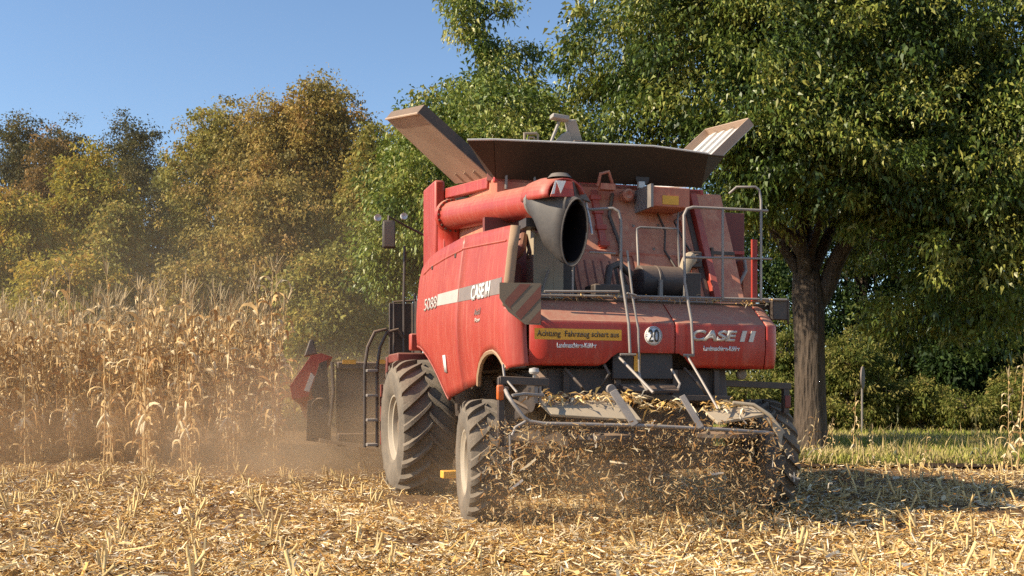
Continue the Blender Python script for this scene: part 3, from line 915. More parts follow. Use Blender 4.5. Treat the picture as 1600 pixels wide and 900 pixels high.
# --- chopped straw and husks lying on the field
rng = np.random.default_rng(31)
def litter(n, dmin, dmax, zmax, lr, wr, pal, pw, flat=0.25, name='straw_litter'):
    t = rng.random(n)
    d = 1.0 / (1 / dmin + t * (1 / dmax - 1 / dmin))          # even over the picture, thinner far away
    x = rng.uniform(-0.74, 0.66, n) * d
    hump = 0.5 + 0.5 * np.sin(x * 1.3 + 0.5) * np.sin(d * 1.1) + 0.35 * np.sin(x * 3.1 + d * 2.3)
    z = ground_z(x, d) + 0.006 + rng.random(n) ** 2 * zmax * (0.35 + np.clip(hump, 0, 1))
    az = rng.random(n) * 6.283
    el = rng.normal(size=n) * flat
    D = np.stack([np.cos(az) * np.cos(el), np.sin(az) * np.cos(el), np.sin(el)], -1)
    roll = rng.normal(size=n) * 0.7
    Sd = np.stack([-np.sin(az), np.cos(az), np.zeros(n)], -1)
    Nn = np.cross(D, Sd)
    Sd = Sd * np.cos(roll)[:, None] + Nn * np.sin(roll)[:, None]
    Nn = np.cross(D, Sd)
    L = rng.uniform(*lr, n)[:, None]; W = rng.uniform(*wr, n)[:, None]
    P = np.stack([x, d, z], -1)
    curl = rng.normal(size=(n, 1)) * 0.16
    curl2 = rng.normal(size=(n, 1)) * 0.10
    V = np.stack([P - D * L / 2 - Sd * W * 0.35 + Nn * L * curl, P - D * L / 2 + Sd * W * 0.35 + Nn * L * curl,
                  P - Sd * W / 2 , P + Sd * W / 2 ,
                  P + D * L / 2 - Sd * W * 0.15 + Nn * L * curl2, P + D * L / 2 + Sd * W * 0.15 + Nn * L * curl2], 1)
    V[:, :, 2] = np.maximum(V[:, :, 2], ground_z(V[:, :, 0], V[:, :, 1]) + 0.004)
    V = V.reshape(-1, 3)
    i = np.arange(n)[:, None] * 6
    F = np.concatenate([i + np.array([0, 1, 3, 2]), i + np.array([2, 3, 5, 4])], 0)
    pal = np.array(pal)
    ci = rng.choice(len(pal), n, p=pw)
    c = pal[ci] * rng.uniform(0.75, 1.2, (n, 1))
    keep = np.ones(n, bool)
    fe = field_edge(x)
    bare = np.sin(x * 1.9 + 0.7) * np.sin(d * 1.6 + 0.3 * x) + 0.6 * np.sin(x * 4.3 + d * 2.9) * np.sin(d * 3.7) + 0.4 * np.sin(x * 9 + 2) * np.sin(d * 8 + x)
    keep &= rng.random(n) < np.clip(0.85 + 0.75 * bare, 0.16, 1.0)
    keep &= ~((x > 2.2) & (d > fe - 0.1))
    kk = np.repeat(keep, 6)
    idx = np.cumsum(kk) - 1
    Fk = F[np.concatenate([keep, keep])]
    return V[kk], idx[Fk], np.repeat(c, 6, 0)[kk]
PALL = [(0.78, 0.55, 0.25), (0.71, 0.44, 0.14), (0.86, 0.70, 0.44), (0.45, 0.235, 0.07), (0.12, 0.06, 0.02), (0.90, 0.79, 0.60)]
A_ = litter(168000, 6.8, 24, 0.09, (0.03, 0.15), (0.005, 0.016), PALL, [0.25, 0.18, 0.18, 0.17, 0.15, 0.07])
B_ = litter(137000, 6.8, 22, 0.06, (0.015, 0.07), (0.005, 0.013), PALL, [0.28, 0.20, 0.17, 0.15, 0.11, 0.09])
C_l = litter(1700, 6.8, 18, 0.09, (0.08, 0.22), (0.025, 0.055), PALL, [0.30, 0.16, 0.28, 0.10, 0.04, 0.12])
E_ = litter(1500, 6.8, 18, 0.18, (0.15, 0.42), (0.007, 0.016), PALL, [0.42, 0.26, 0.14, 0.12, 0.04, 0.02], flat=0.5)
Vs, Fs, Cs, b = [], [], [], 0
for (V, F, C) in (A_, B_, C_l, E_):
    Vs.append(V); Fs.append(F + b); Cs.append(C); b += len(V)
o = link('straw_litter', np_mesh('straw_litter', np.concatenate(Vs), np.concatenate(Fs), np.concatenate(Cs)), M['straw'])
tag(o, 'chopped corn straw and husks covering the field', 'straw', kind='stuff')

# --- round sign on its pole in front of the bushes
sp_ = at(1347, 660, 33)
r = empty('road_sign', (sp_.x, 33, 0.0))
tag(r, 'narrow grey backed sign on a thin pole among the bushes right of the walnut', 'sign')
m = MB(); m.tube([(0, 0, 0), (0, 0, at(1347, 575, 33).z)], 0.035, 8)
m.build('pole', M['rail'], r)
m = MB(); m.lathe([(-0.02, 0.001), (-0.02, 0.36), (0.02, 0.36), (0.02, 0.001)], (0, 0, 0), 'Y', 28)
sg = m.build('sign_plate', M['grey_dark'], r)
sg.location = (0, -0.05, at(1347, 590, 33).z)
sg.rotation_euler = (0, 0, rad(62))
sg.scale = (1, 1, 1)
# ================================================================== COMBINE HARVESTER
H = empty('combine_harvester', MO, YAW)
tag(H, 'dusty red combine harvester driving away with its grain tank flaps open, chaff flying out behind', 'combine harvester')

def lerp(pts, x):
    """piecewise linear through (x, y) pairs"""
    if x <= pts[0][0]: return pts[0][1]
    for (a, b), (c, d) in zip(pts, pts[1:]):
        if x <= c: return b + (d - b) * (x - a) / (c - a)
    return pts[-1][1]

# ---- text helper: flat lettering laid on a surface
def lettering(name, body, w, h, place, mat_, parent, th=0.004, bold=0.02, shear=0.0):
    """place(s, t) -> point for s along the line 0..w and t up 0..h"""
    cu = bpy.data.curves.new(name, 'FONT')
    cu.body = body
    cu.offset = bold
    cu.shear = shear
    cu.extrude = 0.0
    tmp = bpy.data.objects.new(name, cu)
    COL.objects.link(tmp)
    dg = bpy.context.evaluated_depsgraph_get()
    me = bpy.data.meshes.new_from_object(tmp.evaluated_get(dg))
    bpy.data.objects.remove(tmp)
    me.name = name
    co = np.zeros(len(me.vertices) * 3)
    me.vertices.foreach_get('co', co)
    co = co.reshape(-1, 3)
    lo, hi = co.min(0), co.max(0)
    out = [place((p[0] - lo[0]) / (hi[0] - lo[0]) * w, (p[1] - lo[1]) / (hi[1] - lo[1]) * h) for p in co]
    me.vertices.foreach_set('co', np.array([tuple(q) for q in out], dtype=np.float32).ravel())
    me.materials.clear()
    me.update()
    o = link(name, me, mat_, parent)
    md = o.modifiers.new('solid', 'SOLIDIFY')
    md.thickness = th
    md.offset = 0
    return o

# ---- left side panels ------------------------------------------------
def side_x(y, z):
    zc = 2.08 + (y + 0.69) * 0.059
    if z > zc: return -1.645 + 0.10 * ((z - zc) / 1.0) ** 1.6
    return -1.645 + 0.06 * ((zc - z) / 0.7) ** 2
def side_pt(y, z, out=0.0):
    """panel surface, with the rear corner wrapped round to the tail (y runs on past -0.58 as arc length)"""
    if y >= -0.58:
        return Vector((side_x(y, z) - out, y, z))
    a = min((-0.58 - y) / 0.24, 1.45)
    return Vector((side_x(-0.58, z) + 0.235 * (1 - math.cos(a)) - out * math.cos(a), -0.58 - 0.24 * math.sin(a) - out * math.sin(a), z))
F_BOT = [(1.165, 1.395), (2.05, 1.30), (2.12, 1.34), (2.4, 1.58), (2.62, 1.73), (2.86, 1.85), (3.12, 1.95), (3.30, 2.0), (3.46, 2.02)]
F_TOP = [(1.165, 3.19), (2.5, 3.20), (2.95, 3.17), (3.25, 3.12), (3.38, 3.05), (3.46, 2.92)]
R_BOT = [(-1.0, 1.635), (-0.66, 1.60), (-0.58, 1.66), (-0.45, 1.755), (-0.28, 1.80), (-0.08, 1.80), (0.12, 1.765), (0.28, 1.69), (0.42, 1.57), (0.50, 1.46), (1.145, 1.40)]
R_TOP = [(-1.0, 2.22), (-0.661, 2.22), (-0.66, 3.02), (0.2, 3.10), (1.145, 3.185)]
def side_panel(ys, bot, top, name):
    m = MB()
    rows = []
    for y in ys:
        zb, zt = lerp(bot, y), lerp(top, y)
        rows.append([side_pt(y, zb + (zt - zb) * (k / 18.0)) for k in range(19)])
    m.grid(rows)
    return m.build(name, M['red_side'], H, solid=0.035, smooth=28)
ysF = [1.165, 1.3, 1.6, 1.9, 2.05, 2.12, 2.2, 2.3, 2.4, 2.5, 2.62, 2.74, 2.86, 3.0, 3.12, 3.25, 3.3, 3.38, 3.43, 3.46]
ysR = [-0.92, -0.86, -0.80, -0.74, -0.70, -0.661, -0.66, -0.58, -0.5, -0.4, -0.28, -0.16, -0.04, 0.06, 0.12, 0.2, 0.28, 0.35, 0.42, 0.46, 0.5, 0.7, 0.9, 1.145]
pF = side_panel(ysF, F_BOT, F_TOP, 'side_panel')
pR = side_panel(ysR, R_BOT, R_TOP, 'side_panel')
pF['label'] = 'faded red front side panel with a numbered grey stripe'
pR['label'] = 'faded red rear side panel above the small wheel'
# rear return edge, arch lips
m = MB(); m.grid([[Vector((side_x(-0.66, z) + dx, -0.668, z)) for dx in (0.0, 0.10)] for z in (2.22, 2.5, 2.8, 3.02)])
m.build('panel_return', M['tan'], pR, solid=0.02)
m = MB(); m.tube([side_pt(y, lerp(R_BOT, y), 0.0) + Vector((0.02, 0, -0.012)) for y in (-0.64, -0.58, -0.5, -0.4, -0.28, -0.16, -0.04, 0.06, 0.16, 0.28, 0.36, 0.42, 0.5)], 0.03, 6)
m.build('arch_lip', M['tan'], pR)
m = MB(); m.tube([side_pt(y, lerp(F_BOT, y), 0.0) + Vector((0.02, 0, -0.005)) for y in (2.05, 2.12, 2.25, 2.4, 2.5, 2.62, 2.74, 2.86, 3.0, 3.12, 3.3, 3.46)], 0.025, 6)
m.build('arch_lip', M['red_side'], pF)
# raised lip along the panel tops
m = MB(); m.tube([side_pt(y, lerp(F_TOP, y) - 0.16, 0.0) for y in (1.17, 2.0, 2.8, 3.2)], 0.012, 6)
m.build('pressed_rib', M['red_side'], pF)
m = MB(); m.tube([side_pt(y, lerp(R_TOP, y) - 0.15, 0.0) for y in (-0.58, 0.2, 1.14)], 0.012, 6)
m.build('pressed_rib', M['red_side'], pR)
m = MB(); m.grid([[side_pt(y, 1.41 + k * 0.1, -0.012) for k in range(18)] for y in (1.135, 1.175)])
m.build('panel_seam', M['black'], pR)
# stripe
def stripe(y0, y1, name, mt, par):
    def zb(y): return 2.35 + (y + 0.5) / 2.68 * 0.11
    def zt(y): return 2.515 + (y + 0.5) / 2.68 * 0.09
    m = MB()
    m.grid([[side_pt(y, zb(y) + (zt(y) - zb(y)) * k / 4, 0.004) for k in range(5)] for y in np.linspace(y1, y0, 12)])
    return m.build(name, mt, par, smooth=60)
stripe(1.17, 2.22, 'stripe', M['grey_light'], pF)
stripe(-0.575, 1.14, 'stripe', M['grey_dark'], pR)
lettering('model_number', '5088', 0.72, 0.16, lambda s, t: side_pt(2.95 - s, 2.45 + t + s * -0.02, 0.008), M['grey_light'], pF, bold=0.012)
lettering('maker_name', 'CASE', 0.52, 0.165, lambda s, t: side_pt(0.56 - s, 2.375 + t - s * 0.03, 0.009), M['white'], pR, bold=0.03)
lettering('maker_emblem', 'IH', 0.19, 0.165, lambda s, t: side_pt(0.0 - s, 2.36 + t - s * 0.03, 0.009), M['white'], pR, bold=0.035, shear=0.15)
lettering('decal_text', 'Axial', 0.26, 0.07, lambda s, t: side_pt(0.40 - s, 2.20 + t, 0.006), M['grey_dark'], pR, bold=0.0, shear=0.2, th=0.003)
lettering('decal_text', 'Flow', 0.20, 0.05, lambda s, t: side_pt(0.36 - s, 2.12 + t, 0.006), M['letter'], pR, bold=0.01, th=0.003)
m = MB(); m.grid([[side_pt(y, z, 0.006) for z in (1.62, 1.72, 1.83)] for y in (1.92, 1.80)])
m.build('reflector', M['white'], pF, solid=0.01)
# panel catches
for y in (2.7, 1.5):
    m = MB(); c = side_pt(y, 3.0, 0.0)
    m.box(c.x - 0.012, c.x + 0.02, y - 0.03, y + 0.03, 2.975, 3.025)
    m.build('catch', M['steel'], pF, bevel=0.004)

# ---- tail hood ---------------------------------------------------------
PROF = [(1.60, -0.765), (1.66, -0.795), (1.80, -0.818), (1.95, -0.822), (2.06, -0.818), (2.078, -0.812), (2.092, -0.79), (2.2, -0.655), (2.30, -0.53), (2.33, -0.49)]
def hood_pt(x, z, out=0.0):
    y = lerp(PROF, z)
    if x <= 1.24:
        return Vector((x, y - out, z))
    a = min((x - 1.24) / 0.17, math.pi / 2)
    e = max(0.0, x - 1.24 - 0.17 * math.pi / 2)
    return Vector((1.24 + 0.17 * math.sin(a) + out * math.sin(a), y + 0.17 * (1 - math.cos(a)) + e - out * math.cos(a), z))
def hood_bot(x):
    return lerp([(-1.42, 1.63), (-0.68, 1.63), (-0.60, 1.66), (-0.54, 1.72), (-0.47, 1.765), (0.20, 1.765), (0.27, 1.73), (0.33, 1.66), (0.42, 1.62), (1.21, 1.61), (1.7, 1.64), (2.4, 1.7)], x)
ZS = [1.66, 1.72, 1.80, 1.88, 1.95, 2.0, 2.04, 2.06, 2.069, 2.078, 2.085, 2.092, 2.12, 2.15, 2.2, 2.25, 2.30, 2.33]
def hood_panel(xs, name):
    m = MB()
    rows = []
    for x in xs:
        zb = hood_bot(x)
        zs = [zb] + [max(z, zb + 0.004 * (i + 1)) for i, z in enumerate(ZS)]
        rows.append([hood_pt(x, z) for z in zs])
    m.grid(rows)
    return m.build(name, M['red'], H, solid=0.03, smooth=30, off=1.0)
hl = hood_panel([-1.415, -1.2, -0.9, -0.68, -0.64, -0.60, -0.57, -0.54, -0.50, -0.47, -0.3, -0.1, 0.0, 0.1, 0.15], 'tail_panel')
hr = hood_panel([0.165, 0.2, 0.235, 0.27, 0.3, 0.33, 0.37, 0.42, 0.6, 0.9, 1.2], 'tail_panel')
hc = hood_panel([1.215, 1.24, 1.28, 1.32, 1.36, 1.40, 1.44, 1.48, 1.507, 1.8, 2.3], 'tail_corner')
hl['label'] = 'left part of the red tail hood with the yellow warning strip'
hr['label'] = 'right part of the red tail hood with the maker name'
HO = 0.005
def on_hood(x0, z0, o=HO):
    return lambda s, t: hood_pt(x0 + s, z0 + t, o)
# yellow strip
m = MB(); m.grid([[hood_pt(x, z, 0.004) for z in (1.885, 1.94, 1.995)] for x in np.linspace(-1.365, -0.44, 12)])
ys_ = m.build('warning_strip', M['yellow'], hl)
lettering('warning_text', 'Achtung  Fahrzeug schert aus', 0.87, 0.078, on_hood(-1.34, 1.897, 0.007), M['ink'], ys_, bold=0.012, th=0.003)
lettering('dealer_text', 'Landmaschinen-Köhler', 0.42, 0.052, on_hood(-1.13, 1.805), M['white'], hl, bold=0.03)
lettering('dealer_text', 'Landmaschinen-Köhler', 0.42, 0.052, on_hood(0.48, 1.795), M['white'], hr, bold=0.03)
# speed disc
m = MB(); m.lathe([(0.0, 0.0), (0.0, 0.098)], hood_pt(-0.09, 1.94, 0.006), 'Y', 32)
sd = m.build('speed_sign', M['white'], hl, solid=0.006)
m = MB(); m.lathe([(0.0, 0.088), (0.0, 0.092)], hood_pt(-0.09, 1.94, 0.012), 'Y', 32)
m.build('sign_ring', M['grey_dark'], sd, solid=0.003)
lettering('speed_number', '20', 0.125, 0.13, on_hood(-0.153, 1.876, 0.013), M['ink'], sd, bold=0.008, th=0.003)
lettering('maker_name', 'CASE', 0.53, 0.115, on_hood(0.335, 1.895, 0.008), M['letter'], hr, bold=0.045, shear=0.22, th=0.014)
m = MB()
for k in (0, 1):
    x0 = 0.895 + 0.105 * k
    m.plate([hood_pt(x0, 1.895, 0.008), hood_pt(x0 + 0.05, 1.895, 0.008), hood_pt(x0 + 0.085, 2.01, 0.008), hood_pt(x0 + 0.035, 2.01, 0.008)], 0.014)
m.build('maker_emblem', M['letter'], hr)
# dark recess and flap below the middle of the hood
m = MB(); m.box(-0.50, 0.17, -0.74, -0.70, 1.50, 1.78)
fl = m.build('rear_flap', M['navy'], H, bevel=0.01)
m = MB(); m.box(-0.27, -0.20, -0.752, -0.745, 1.58, 1.765)
m.build('warning_tag', M['yellow'], fl)
m = MB(); m.plate([(-0.45, -0.78, 1.44), (0.16, -0.78, 1.44), (0.14, -0.95, 1.37), (-0.40, -0.95, 1.37)], 0.02)
m.build('deflector', M['navy'], H)

# ---- striped warning plate on the left corner
PL = [(-1.745, -0.90, 2.42), (-1.345, -0.96, 2.42), (-1.345, -0.96, 2.015), (-1.50, -0.94, 2.02), (-1.66, -0.915, 2.14), (-1.745, -0.90, 2.27)]
m = MB(); m.plate(PL, 0.012)
wp = m.build('warning_plate', M['platemat'], H)
m = MB()
def plate_pt(x, z): return Vector((x, -0.96 + (-1.345 - x) * 0.15 - 0.0095, z))
for c0 in (-0.02, 0.19, 0.40):
    # diagonal band x + z between c0 and c0 + w
    seg = []
    for i in range(13):
        z = 2.03 + i * 0.0315
        xa = -1.72 + c0 + (z - 2.03) * 0.9 - 0.15
        xb = xa + 0.105
        lo = -1.74 + max(0, (2.27 - z)) * 0.95
        xa2, xb2 = max(xa, lo), min(xb, -1.348)
        seg.append((xa2, max(xa2, xb2), z))
    for (a, b, z), (c, d, z2) in zip(seg, seg[1:]):
        if b - a < 0.004 and d - c < 0.004: continue
        m.add([plate_pt(a, z), plate_pt(b, z), plate_pt(d, z2), plate_pt(c, z2)], [(0, 1, 2, 3)])
m.build('red_stripes', M['sredp'], wp)
m = MB(); m.bar((-1.6, -0.90, 2.3), (-1.5, -0.6, 2.3), 0.03, 0.03); m.bar((-1.45, -0.92, 2.15), (-1.45, -0.8, 2.15), 0.03, 0.03)
m.build('plate_bracket', M['steel'], wp)

# ---- platform and engine bay
m = MB(); m.box(-1.40, 1.45, -0.53, 0.69, 2.275, 2.325)
deck = m.build('platform', M['steel'], H, bevel=0.008)
m = MB(); m.box(-1.42, 1.56, -0.60, -0.555, 2.335, 2.365)
m.build('platform_edge', M['rail'], deck, bevel=0.005)
m = MB(); m.box(-1.33, 1.33, -0.46, 3.3, 1.62, 2.26)
m.build('body', M['steel'], H)
m = MB(); m.box(-0.85, 0.85, -0.35, 5.2, 0.78, 1.62)
m.build('chassis', M['steel'], H, bevel=0.02)
m = MB(); m.box(-1.46, -1.33, 0.75, 3.2, 1.75, 3.0)
m.build('side_frame', M['red_dark'], H)
m = MB()
m.prof = None
rows = []
m.add([(-1.16, -0.66, 1.26), (0.86, -0.66, 1.26), (0.86, -0.60, 1.61), (-1.16, -0.60, 1.61), (-1.16, 0.5, 1.05), (0.86, 0.5, 1.05), (0.86, 0.5, 1.61), (-1.16, 0.5, 1.61)],
      [(0, 1, 2, 3), (4, 7, 6, 5), (0, 4, 5, 1), (2, 6, 7, 3), (0, 3, 7, 4), (1, 5, 6, 2)])
m.build('straw_chopper', M['black'], H, bevel=0.02)

# ---- grain tank
m = MB(); m.add([(-1.31, 0.70, 2.33), (1.26, 0.70, 2.33), (1.26, 0.70, 3.80), (-1.31, 0.70, 3.80), (-1.31, 3.25, 2.33), (1.26, 3.25, 2.33), (1.26, 3.25, 3.80), (-1.31, 3.25, 3.80)],
      [(0, 1, 2, 3), (4, 7, 6, 5), (0, 4, 5, 1), (2, 6, 7, 3), (0, 3, 7, 4), (1, 5, 6, 2)])
tk = m.build('grain_tank', M['red_wall'], H, bevel=0.015)
def wall_y(z): return 0.10 + (z - 2.33) * 0.47
def on_wall(x, z, out=0.0): return Vector((x, wall_y(z) - out, z))
m = MB(); m.add([on_wall(-0.60, 2.33), on_wall(1.085, 2.33), on_wall(1.085, 3.74), on_wall(-0.60, 3.74), (-0.60, 0.72, 2.33), (1.085, 0.72, 2.33), (1.085, 0.78, 3.74), (-0.60, 0.78, 3.74)],
      [(0, 1, 2, 3), (4, 7, 6, 5), (0, 4, 5, 1), (2, 6, 7, 3), (0, 3, 7, 4), (1, 5, 6, 2)])
m.build('sloping_wall', M['red_wall'], tk, bevel=0.01)
m = MB(); m.box(-1.33, 1.28, 0.70, 0.765, 3.74, 3.80)
m.build('tank_rim', M['red'], tk, bevel=0.006)
m = MB(); m.bar(on_wall(1.13, 2.34, 0.02), on_wall(1.13, 3.72, 0.02), 0.085, 0.14, up=(0, -1, 0))
m.build('corner_rib', M['red_side'], tk, bevel=0.008)
m = MB(); m.add([on_wall(1.18, 2.34), on_wall(1.52, 2.34), on_wall(1.52, 3.76, 0.06), on_wall(1.18, 3.76, 0.06), (1.18, 1.2, 2.34), (1.52, 1.2, 2.34), (1.52, 1.2, 3.76), (1.18, 1.2, 3.76)],
      [(0, 1, 2, 3), (4, 7, 6, 5), (0, 4, 5, 1), (2, 6, 7, 3), (0, 3, 7, 4), (1, 5, 6, 2)])
m.build('cooling_housing', M['red_wall'], tk, bevel=0.012)
m = MB(); m.box(1.19, 1.51, wall_y(3.0) - 0.05, wall_y(3.0) + 0.01, 2.98, 3.02); m.box(1.20, 1.23, wall_y(3.0) - 0.06, wall_y(3.0) + 0.02, 2.88, 3.06)
m.build('housing_bracket', M['steel'], tk)
m = MB(); m.box(1.53, 1.98, 0.95, 1.5, 2.30, 3.60)
sb = m.build('side_box', M['red_dark'], H, bevel=0.012)
m = MB()
for z in (2.75, 3.1): m.bar((1.56, 0.93, z), (1.95, 0.93, z), 0.05, 0.04)
m.bar((1.62, 0.92, 2.6), (1.66, 0.92, 3.3), 0.03, 0.03)
m.build('box_rib', M['red'], sb)
m = MB(); m.box(1.86, 1.99, 0.78, 0.93, 2.3, 3.0)
m.build('box_post', M['red_wall'], sb, bevel=0.01)
m = MB(); m.tube([(1.56, 0.8, 2.42), (1.62, 0.7, 2.62), (1.75, 0.68, 2.68), (1.85, 0.7, 2.85), (1.86, 0.75, 3.0)], 0.022, 8)
m.tube([(1.60, 0.8, 2.36), (1.70, 0.72, 2.52), (1.80, 0.70, 2.45), (1.86, 0.74, 2.36)], 0.02, 8)
m.build('hose', M['rail'], sb)
# wall fittings
m = MB(); m.box(0.385, 0.855, 0.22, 0.66, 3.475, 3.70)
cb = m.build('control_box', M['red_wall'], H, bevel=0.01)
m = MB(); m.box(0.355, 0.385, 0.19, 0.64, 3.46, 3.72)
m.build('box_flange', M['rail'], cb)
m = MB(); m.box(0.51, 0.71, 0.212, 0.219, 3.50, 3.60)
m.build('box_label', M['yellow'], cb)
m = MB(); m.lathe([(0.0, 0.001), (-0.03, 0.045), (-0.01, 0.07), (0.04, 0.075), (0.09, 0.07), (0.16, 0.03)], (0.24, 0.56, 3.655), 'Y', 20)
m.build('work_light', M['red_wall'], H)
m = MB(); m.bar(on_wall(-0.13, 3.0, 0.02), on_wall(-0.13, 3.72, 0.02), 0.08, 0.06, up=(0, -1, 0))
for z in (3.05, 3.25, 3.45, 3.62): m.box(-0.19, -0.07, wall_y(z) - 0.08, wall_y(z), z - 0.03, z + 0.03)
m.build('hinge_post', M['red_side'], tk, bevel=0.006)
m = MB(); m.tube([(-0.16, 0.5, 3.72), (-0.15, 0.45, 3.85), (-0.05, 0.45, 3.88), (0.02, 0.5, 3.74)], 0.02, 8); m.box(-0.14, 0.04, 0.46, 0.56, 3.68, 3.75)
m.build('tank_latch', M['red_wall'], tk)
for (x0, x1, z0, z1) in ((0.20, 0.75, 2.42, 2.95), (-0.55, -0.06, 2.40, 2.98)):
    m = MB(); m.plate([on_wall(x0, z0, 0.01), on_wall(x1, z0, 0.01), on_wall(x1, z1, 0.01), on_wall(x0, z1, 0.01)], 0.03)
    m.build('wall_plate', M['red_wall'], tk, bevel=0.008)
m = MB()
for x, z in ((0.3, 3.3), (0.62, 3.32), (0.86, 3.0), (0.1, 3.1), (0.5, 3.02), (0.92, 3.5), (-0.4, 3.2), (0.32, 2.9)):
    m.lathe([(0, 0.0), (-0.012, 0.016), (0.01, 0.02)], on_wall(x, z, 0.0), 'Y', 8)
m.build('bolt_heads', M['rail'], tk)
# black plate painting in the diagonal shadow, grille, pipes and cables on the sloping wall
m = MB(); m.plate([on_wall(-0.57, 2.36, 0.004), on_wall(-0.02, 2.36, 0.004), on_wall(-0.02, 2.80, 0.004), on_wall(-0.57, 2.92, 0.004)], 0.02)
eo = m.build('wall_shade', M['black'], tk)
m = MB()
for k in range(5): m.bar(on_wall(-0.50 + 0.1 * k, 2.37, 0.02), on_wall(-0.50 + 0.1 * k, 2.84, 0.02), 0.02, 0.02)
m.build('wall_grille', M['red_dark'], eo)
m = MB(); m.bar(on_wall(-0.60, 2.96, 0.015), on_wall(1.08, 2.92, 0.015), 0.05, 0.03, up=(0, -1, 0))
m.build('wall_rib', M['red_wall'], tk, bevel=0.006)
m = MB(); m.bar(on_wall(0.93, 2.36, 0.02), on_wall(0.93, 3.40, 0.02), 0.05, 0.04, up=(0, -1, 0))
m.build('wall_rib', M['red_wall'], tk, bevel=0.006)
m = MB(); m.bar(on_wall(1.045, 2.36, 0.006), on_wall(1.045, 3.70, 0.006), 0.06, 0.012, up=(0, -1, 0))
m.build('wall_gap', M['black'], tk)
m = MB(); m.tube([on_wall(0.05, 2.40, 0.05), on_wall(0.02, 2.7, 0.06), on_wall(0.06, 3.05, 0.05), on_wall(0.0, 3.4, 0.05), on_wall(0.10, 3.68, 0.04)], 0.022, 8)
m.build('wall_pipe', M['steel'], tk, smooth=60)
m = MB(); m.tube([on_wall(0.62, 3.46, 0.05), on_wall(0.66, 3.25, 0.07), on_wall(0.60, 3.0, 0.06), on_wall(0.70, 2.75, 0.08)], 0.014, 6)
m.build('wall_cable', M['black'], tk, smooth=60)
m = MB(); m.tube([on_wall(0.95, 3.5, 0.05), on_wall(0.80, 3.36, 0.08), on_wall(0.88, 3.1, 0.07), on_wall(0.99, 2.9, 0.05)], 0.012, 6)
m.build('wall_cable', M['black'], tk, smooth=60)
m = MB(); m.box(0.86, 1.0, wall_y(2.85) - 0.14, wall_y(2.85) + 0.05, 2.80, 2.98); m.lathe([(0, 0.001), (0, 0.05), (0.06, 0.05)], (0.93, wall_y(2.85) - 0.17, 2.9), 'Y', 14)
m.build('filter_head', M['steel'], tk, bevel=0.01)
m = MB(); m.box(-0.50, -0.10, -0.25, 0.05, 2.33, 2.52)
m.build('battery_box', M['black'], H, bevel=0.015)
m = MB(); m.tube([(-0.3, -0.1, 2.5), (-0.25, -0.05, 2.72), (-0.1, 0.05, 2.78), (0.06, 0.05, 2.66)], 0.04, 10)
m.build('intake_hose', M['black'], H, smooth=60)
# engine bay on the left: dark recess, pale panel, pipes
m = MB(); m.box(-1.50, -0.55, 0.50, 0.58, 2.33, 3.30)
m.build('bay_wall', M['red_dark'], H)
m = MB(); m.box(-1.13, -0.92, -0.12, -0.07, 2.35, 3.05); m.box(-1.15, -1.13, -0.14, 0.1, 2.35, 3.10); m.box(-0.92, -0.80, -0.11, -0.08, 2.35, 3.0)
m.build('bay_panel', M['beige'], H, bevel=0.006)
m = MB(); m.tube([(-1.08, -0.16, 2.36), (-1.0, -0.16, 2.62), (-0.98, -0.16, 2.66)], 0.01, 6)
m.build('bay_hose', M['rail'], H)
m = MB(); m.tube([(-1.36, 0.1, 2.9), (-1.28, 0.0, 3.0), (-1.2, 0.1, 2.85), (-1.3, 0.2, 2.75)], 0.025, 8)
m.build('bay_hose', M['rail'], H)
m = MB(); m.box(-0.86, -0.62, 0.0, 0.3, 2.33, 2.85)
m.build('engine_block', M['black'], H, bevel=0.02)
m = MB(); m.box(-1.45, -1.20, 0.1, 0.6, 2.33, 2.75); m.tube([(-1.4, 0.0, 2.7), (-1.25, -0.05, 2.9), (-1.18, 0.1, 3.05)], 0.05, 10)
m.build('engine_duct', M['red_dark'], H, bevel=0.02)
# air cleaner: lying cylinder
m = MB(); m.lathe([(0.0, 0.001), (0.0, 0.15), (0.015, 0.172), (0.20, 0.172), (0.205, 0.178), (0.225, 0.178), (0.23, 0.172), (0.50, 0.172), (0.52, 0.15), (0.52, 0.001)], (0.12, 0.05, 2.60), 'X', 32)
ac = m.build('air_cleaner', M['navy'], H)
m = MB(); m.box(0.66, 0.84, -0.08, 0.25, 2.36, 2.70)
m.build('cleaner_box', M['black'], ac, bevel=0.01)
m = MB(); m.tube([(0.68, 0.05, 2.70), (0.74, 0.05, 2.84), (0.80, 0.1, 2.88)], [0.06, 0.075, 0.08], 10)
m.build('cleaner_pipe', M['beige'], ac)
m = MB(); m.box(0.30, 0.34, -0.15, -0.10, 2.33, 2.60); m.box(0.60, 0.63, -0.15, -0.10, 2.33, 2.55); m.bar((0.0, -0.2, 2.37), (0.9, -0.2, 2.37), 0.05, 0.04)
m.build('cleaner_bracket', M['rail'], ac)

# ---- tank extensions and flaps
m = MB(); m.plate([(-1.31, 0.70, 3.78), (1.25, 0.70, 3.83), (1.13, 0.30, 4.13), (0.43, 0.30, 4.165), (-1.45, 0.30, 4.10)], 0.02)
ex = m.build('tank_extension', M['tank'], H)
m = MB(); m.plate([(-1.31, 0.71, 3.78), (-1.45, 0.31, 4.10), (-1.74, 0.34, 4.08), (-1.30, 1.0, 3.86)], 0.012)
m.build('corner_gusset', M['tank'], ex)
m = MB(); m.plate([(1.25, 0.71, 3.83), (1.13, 0.31, 4.13), (1.60, 0.75, 4.24), (1.28, 1.0, 3.92)], 0.012)
m.build('corner_gusset', M['tank'], ex)
m = MB(); m.tube([(-1.74, 0.335, 4.09), (-1.45, 0.295, 4.105), (0.43, 0.295, 4.17), (1.13, 0.295, 4.135)], 0.012, 6)
m.build('extension_edge', M['galv'], ex)
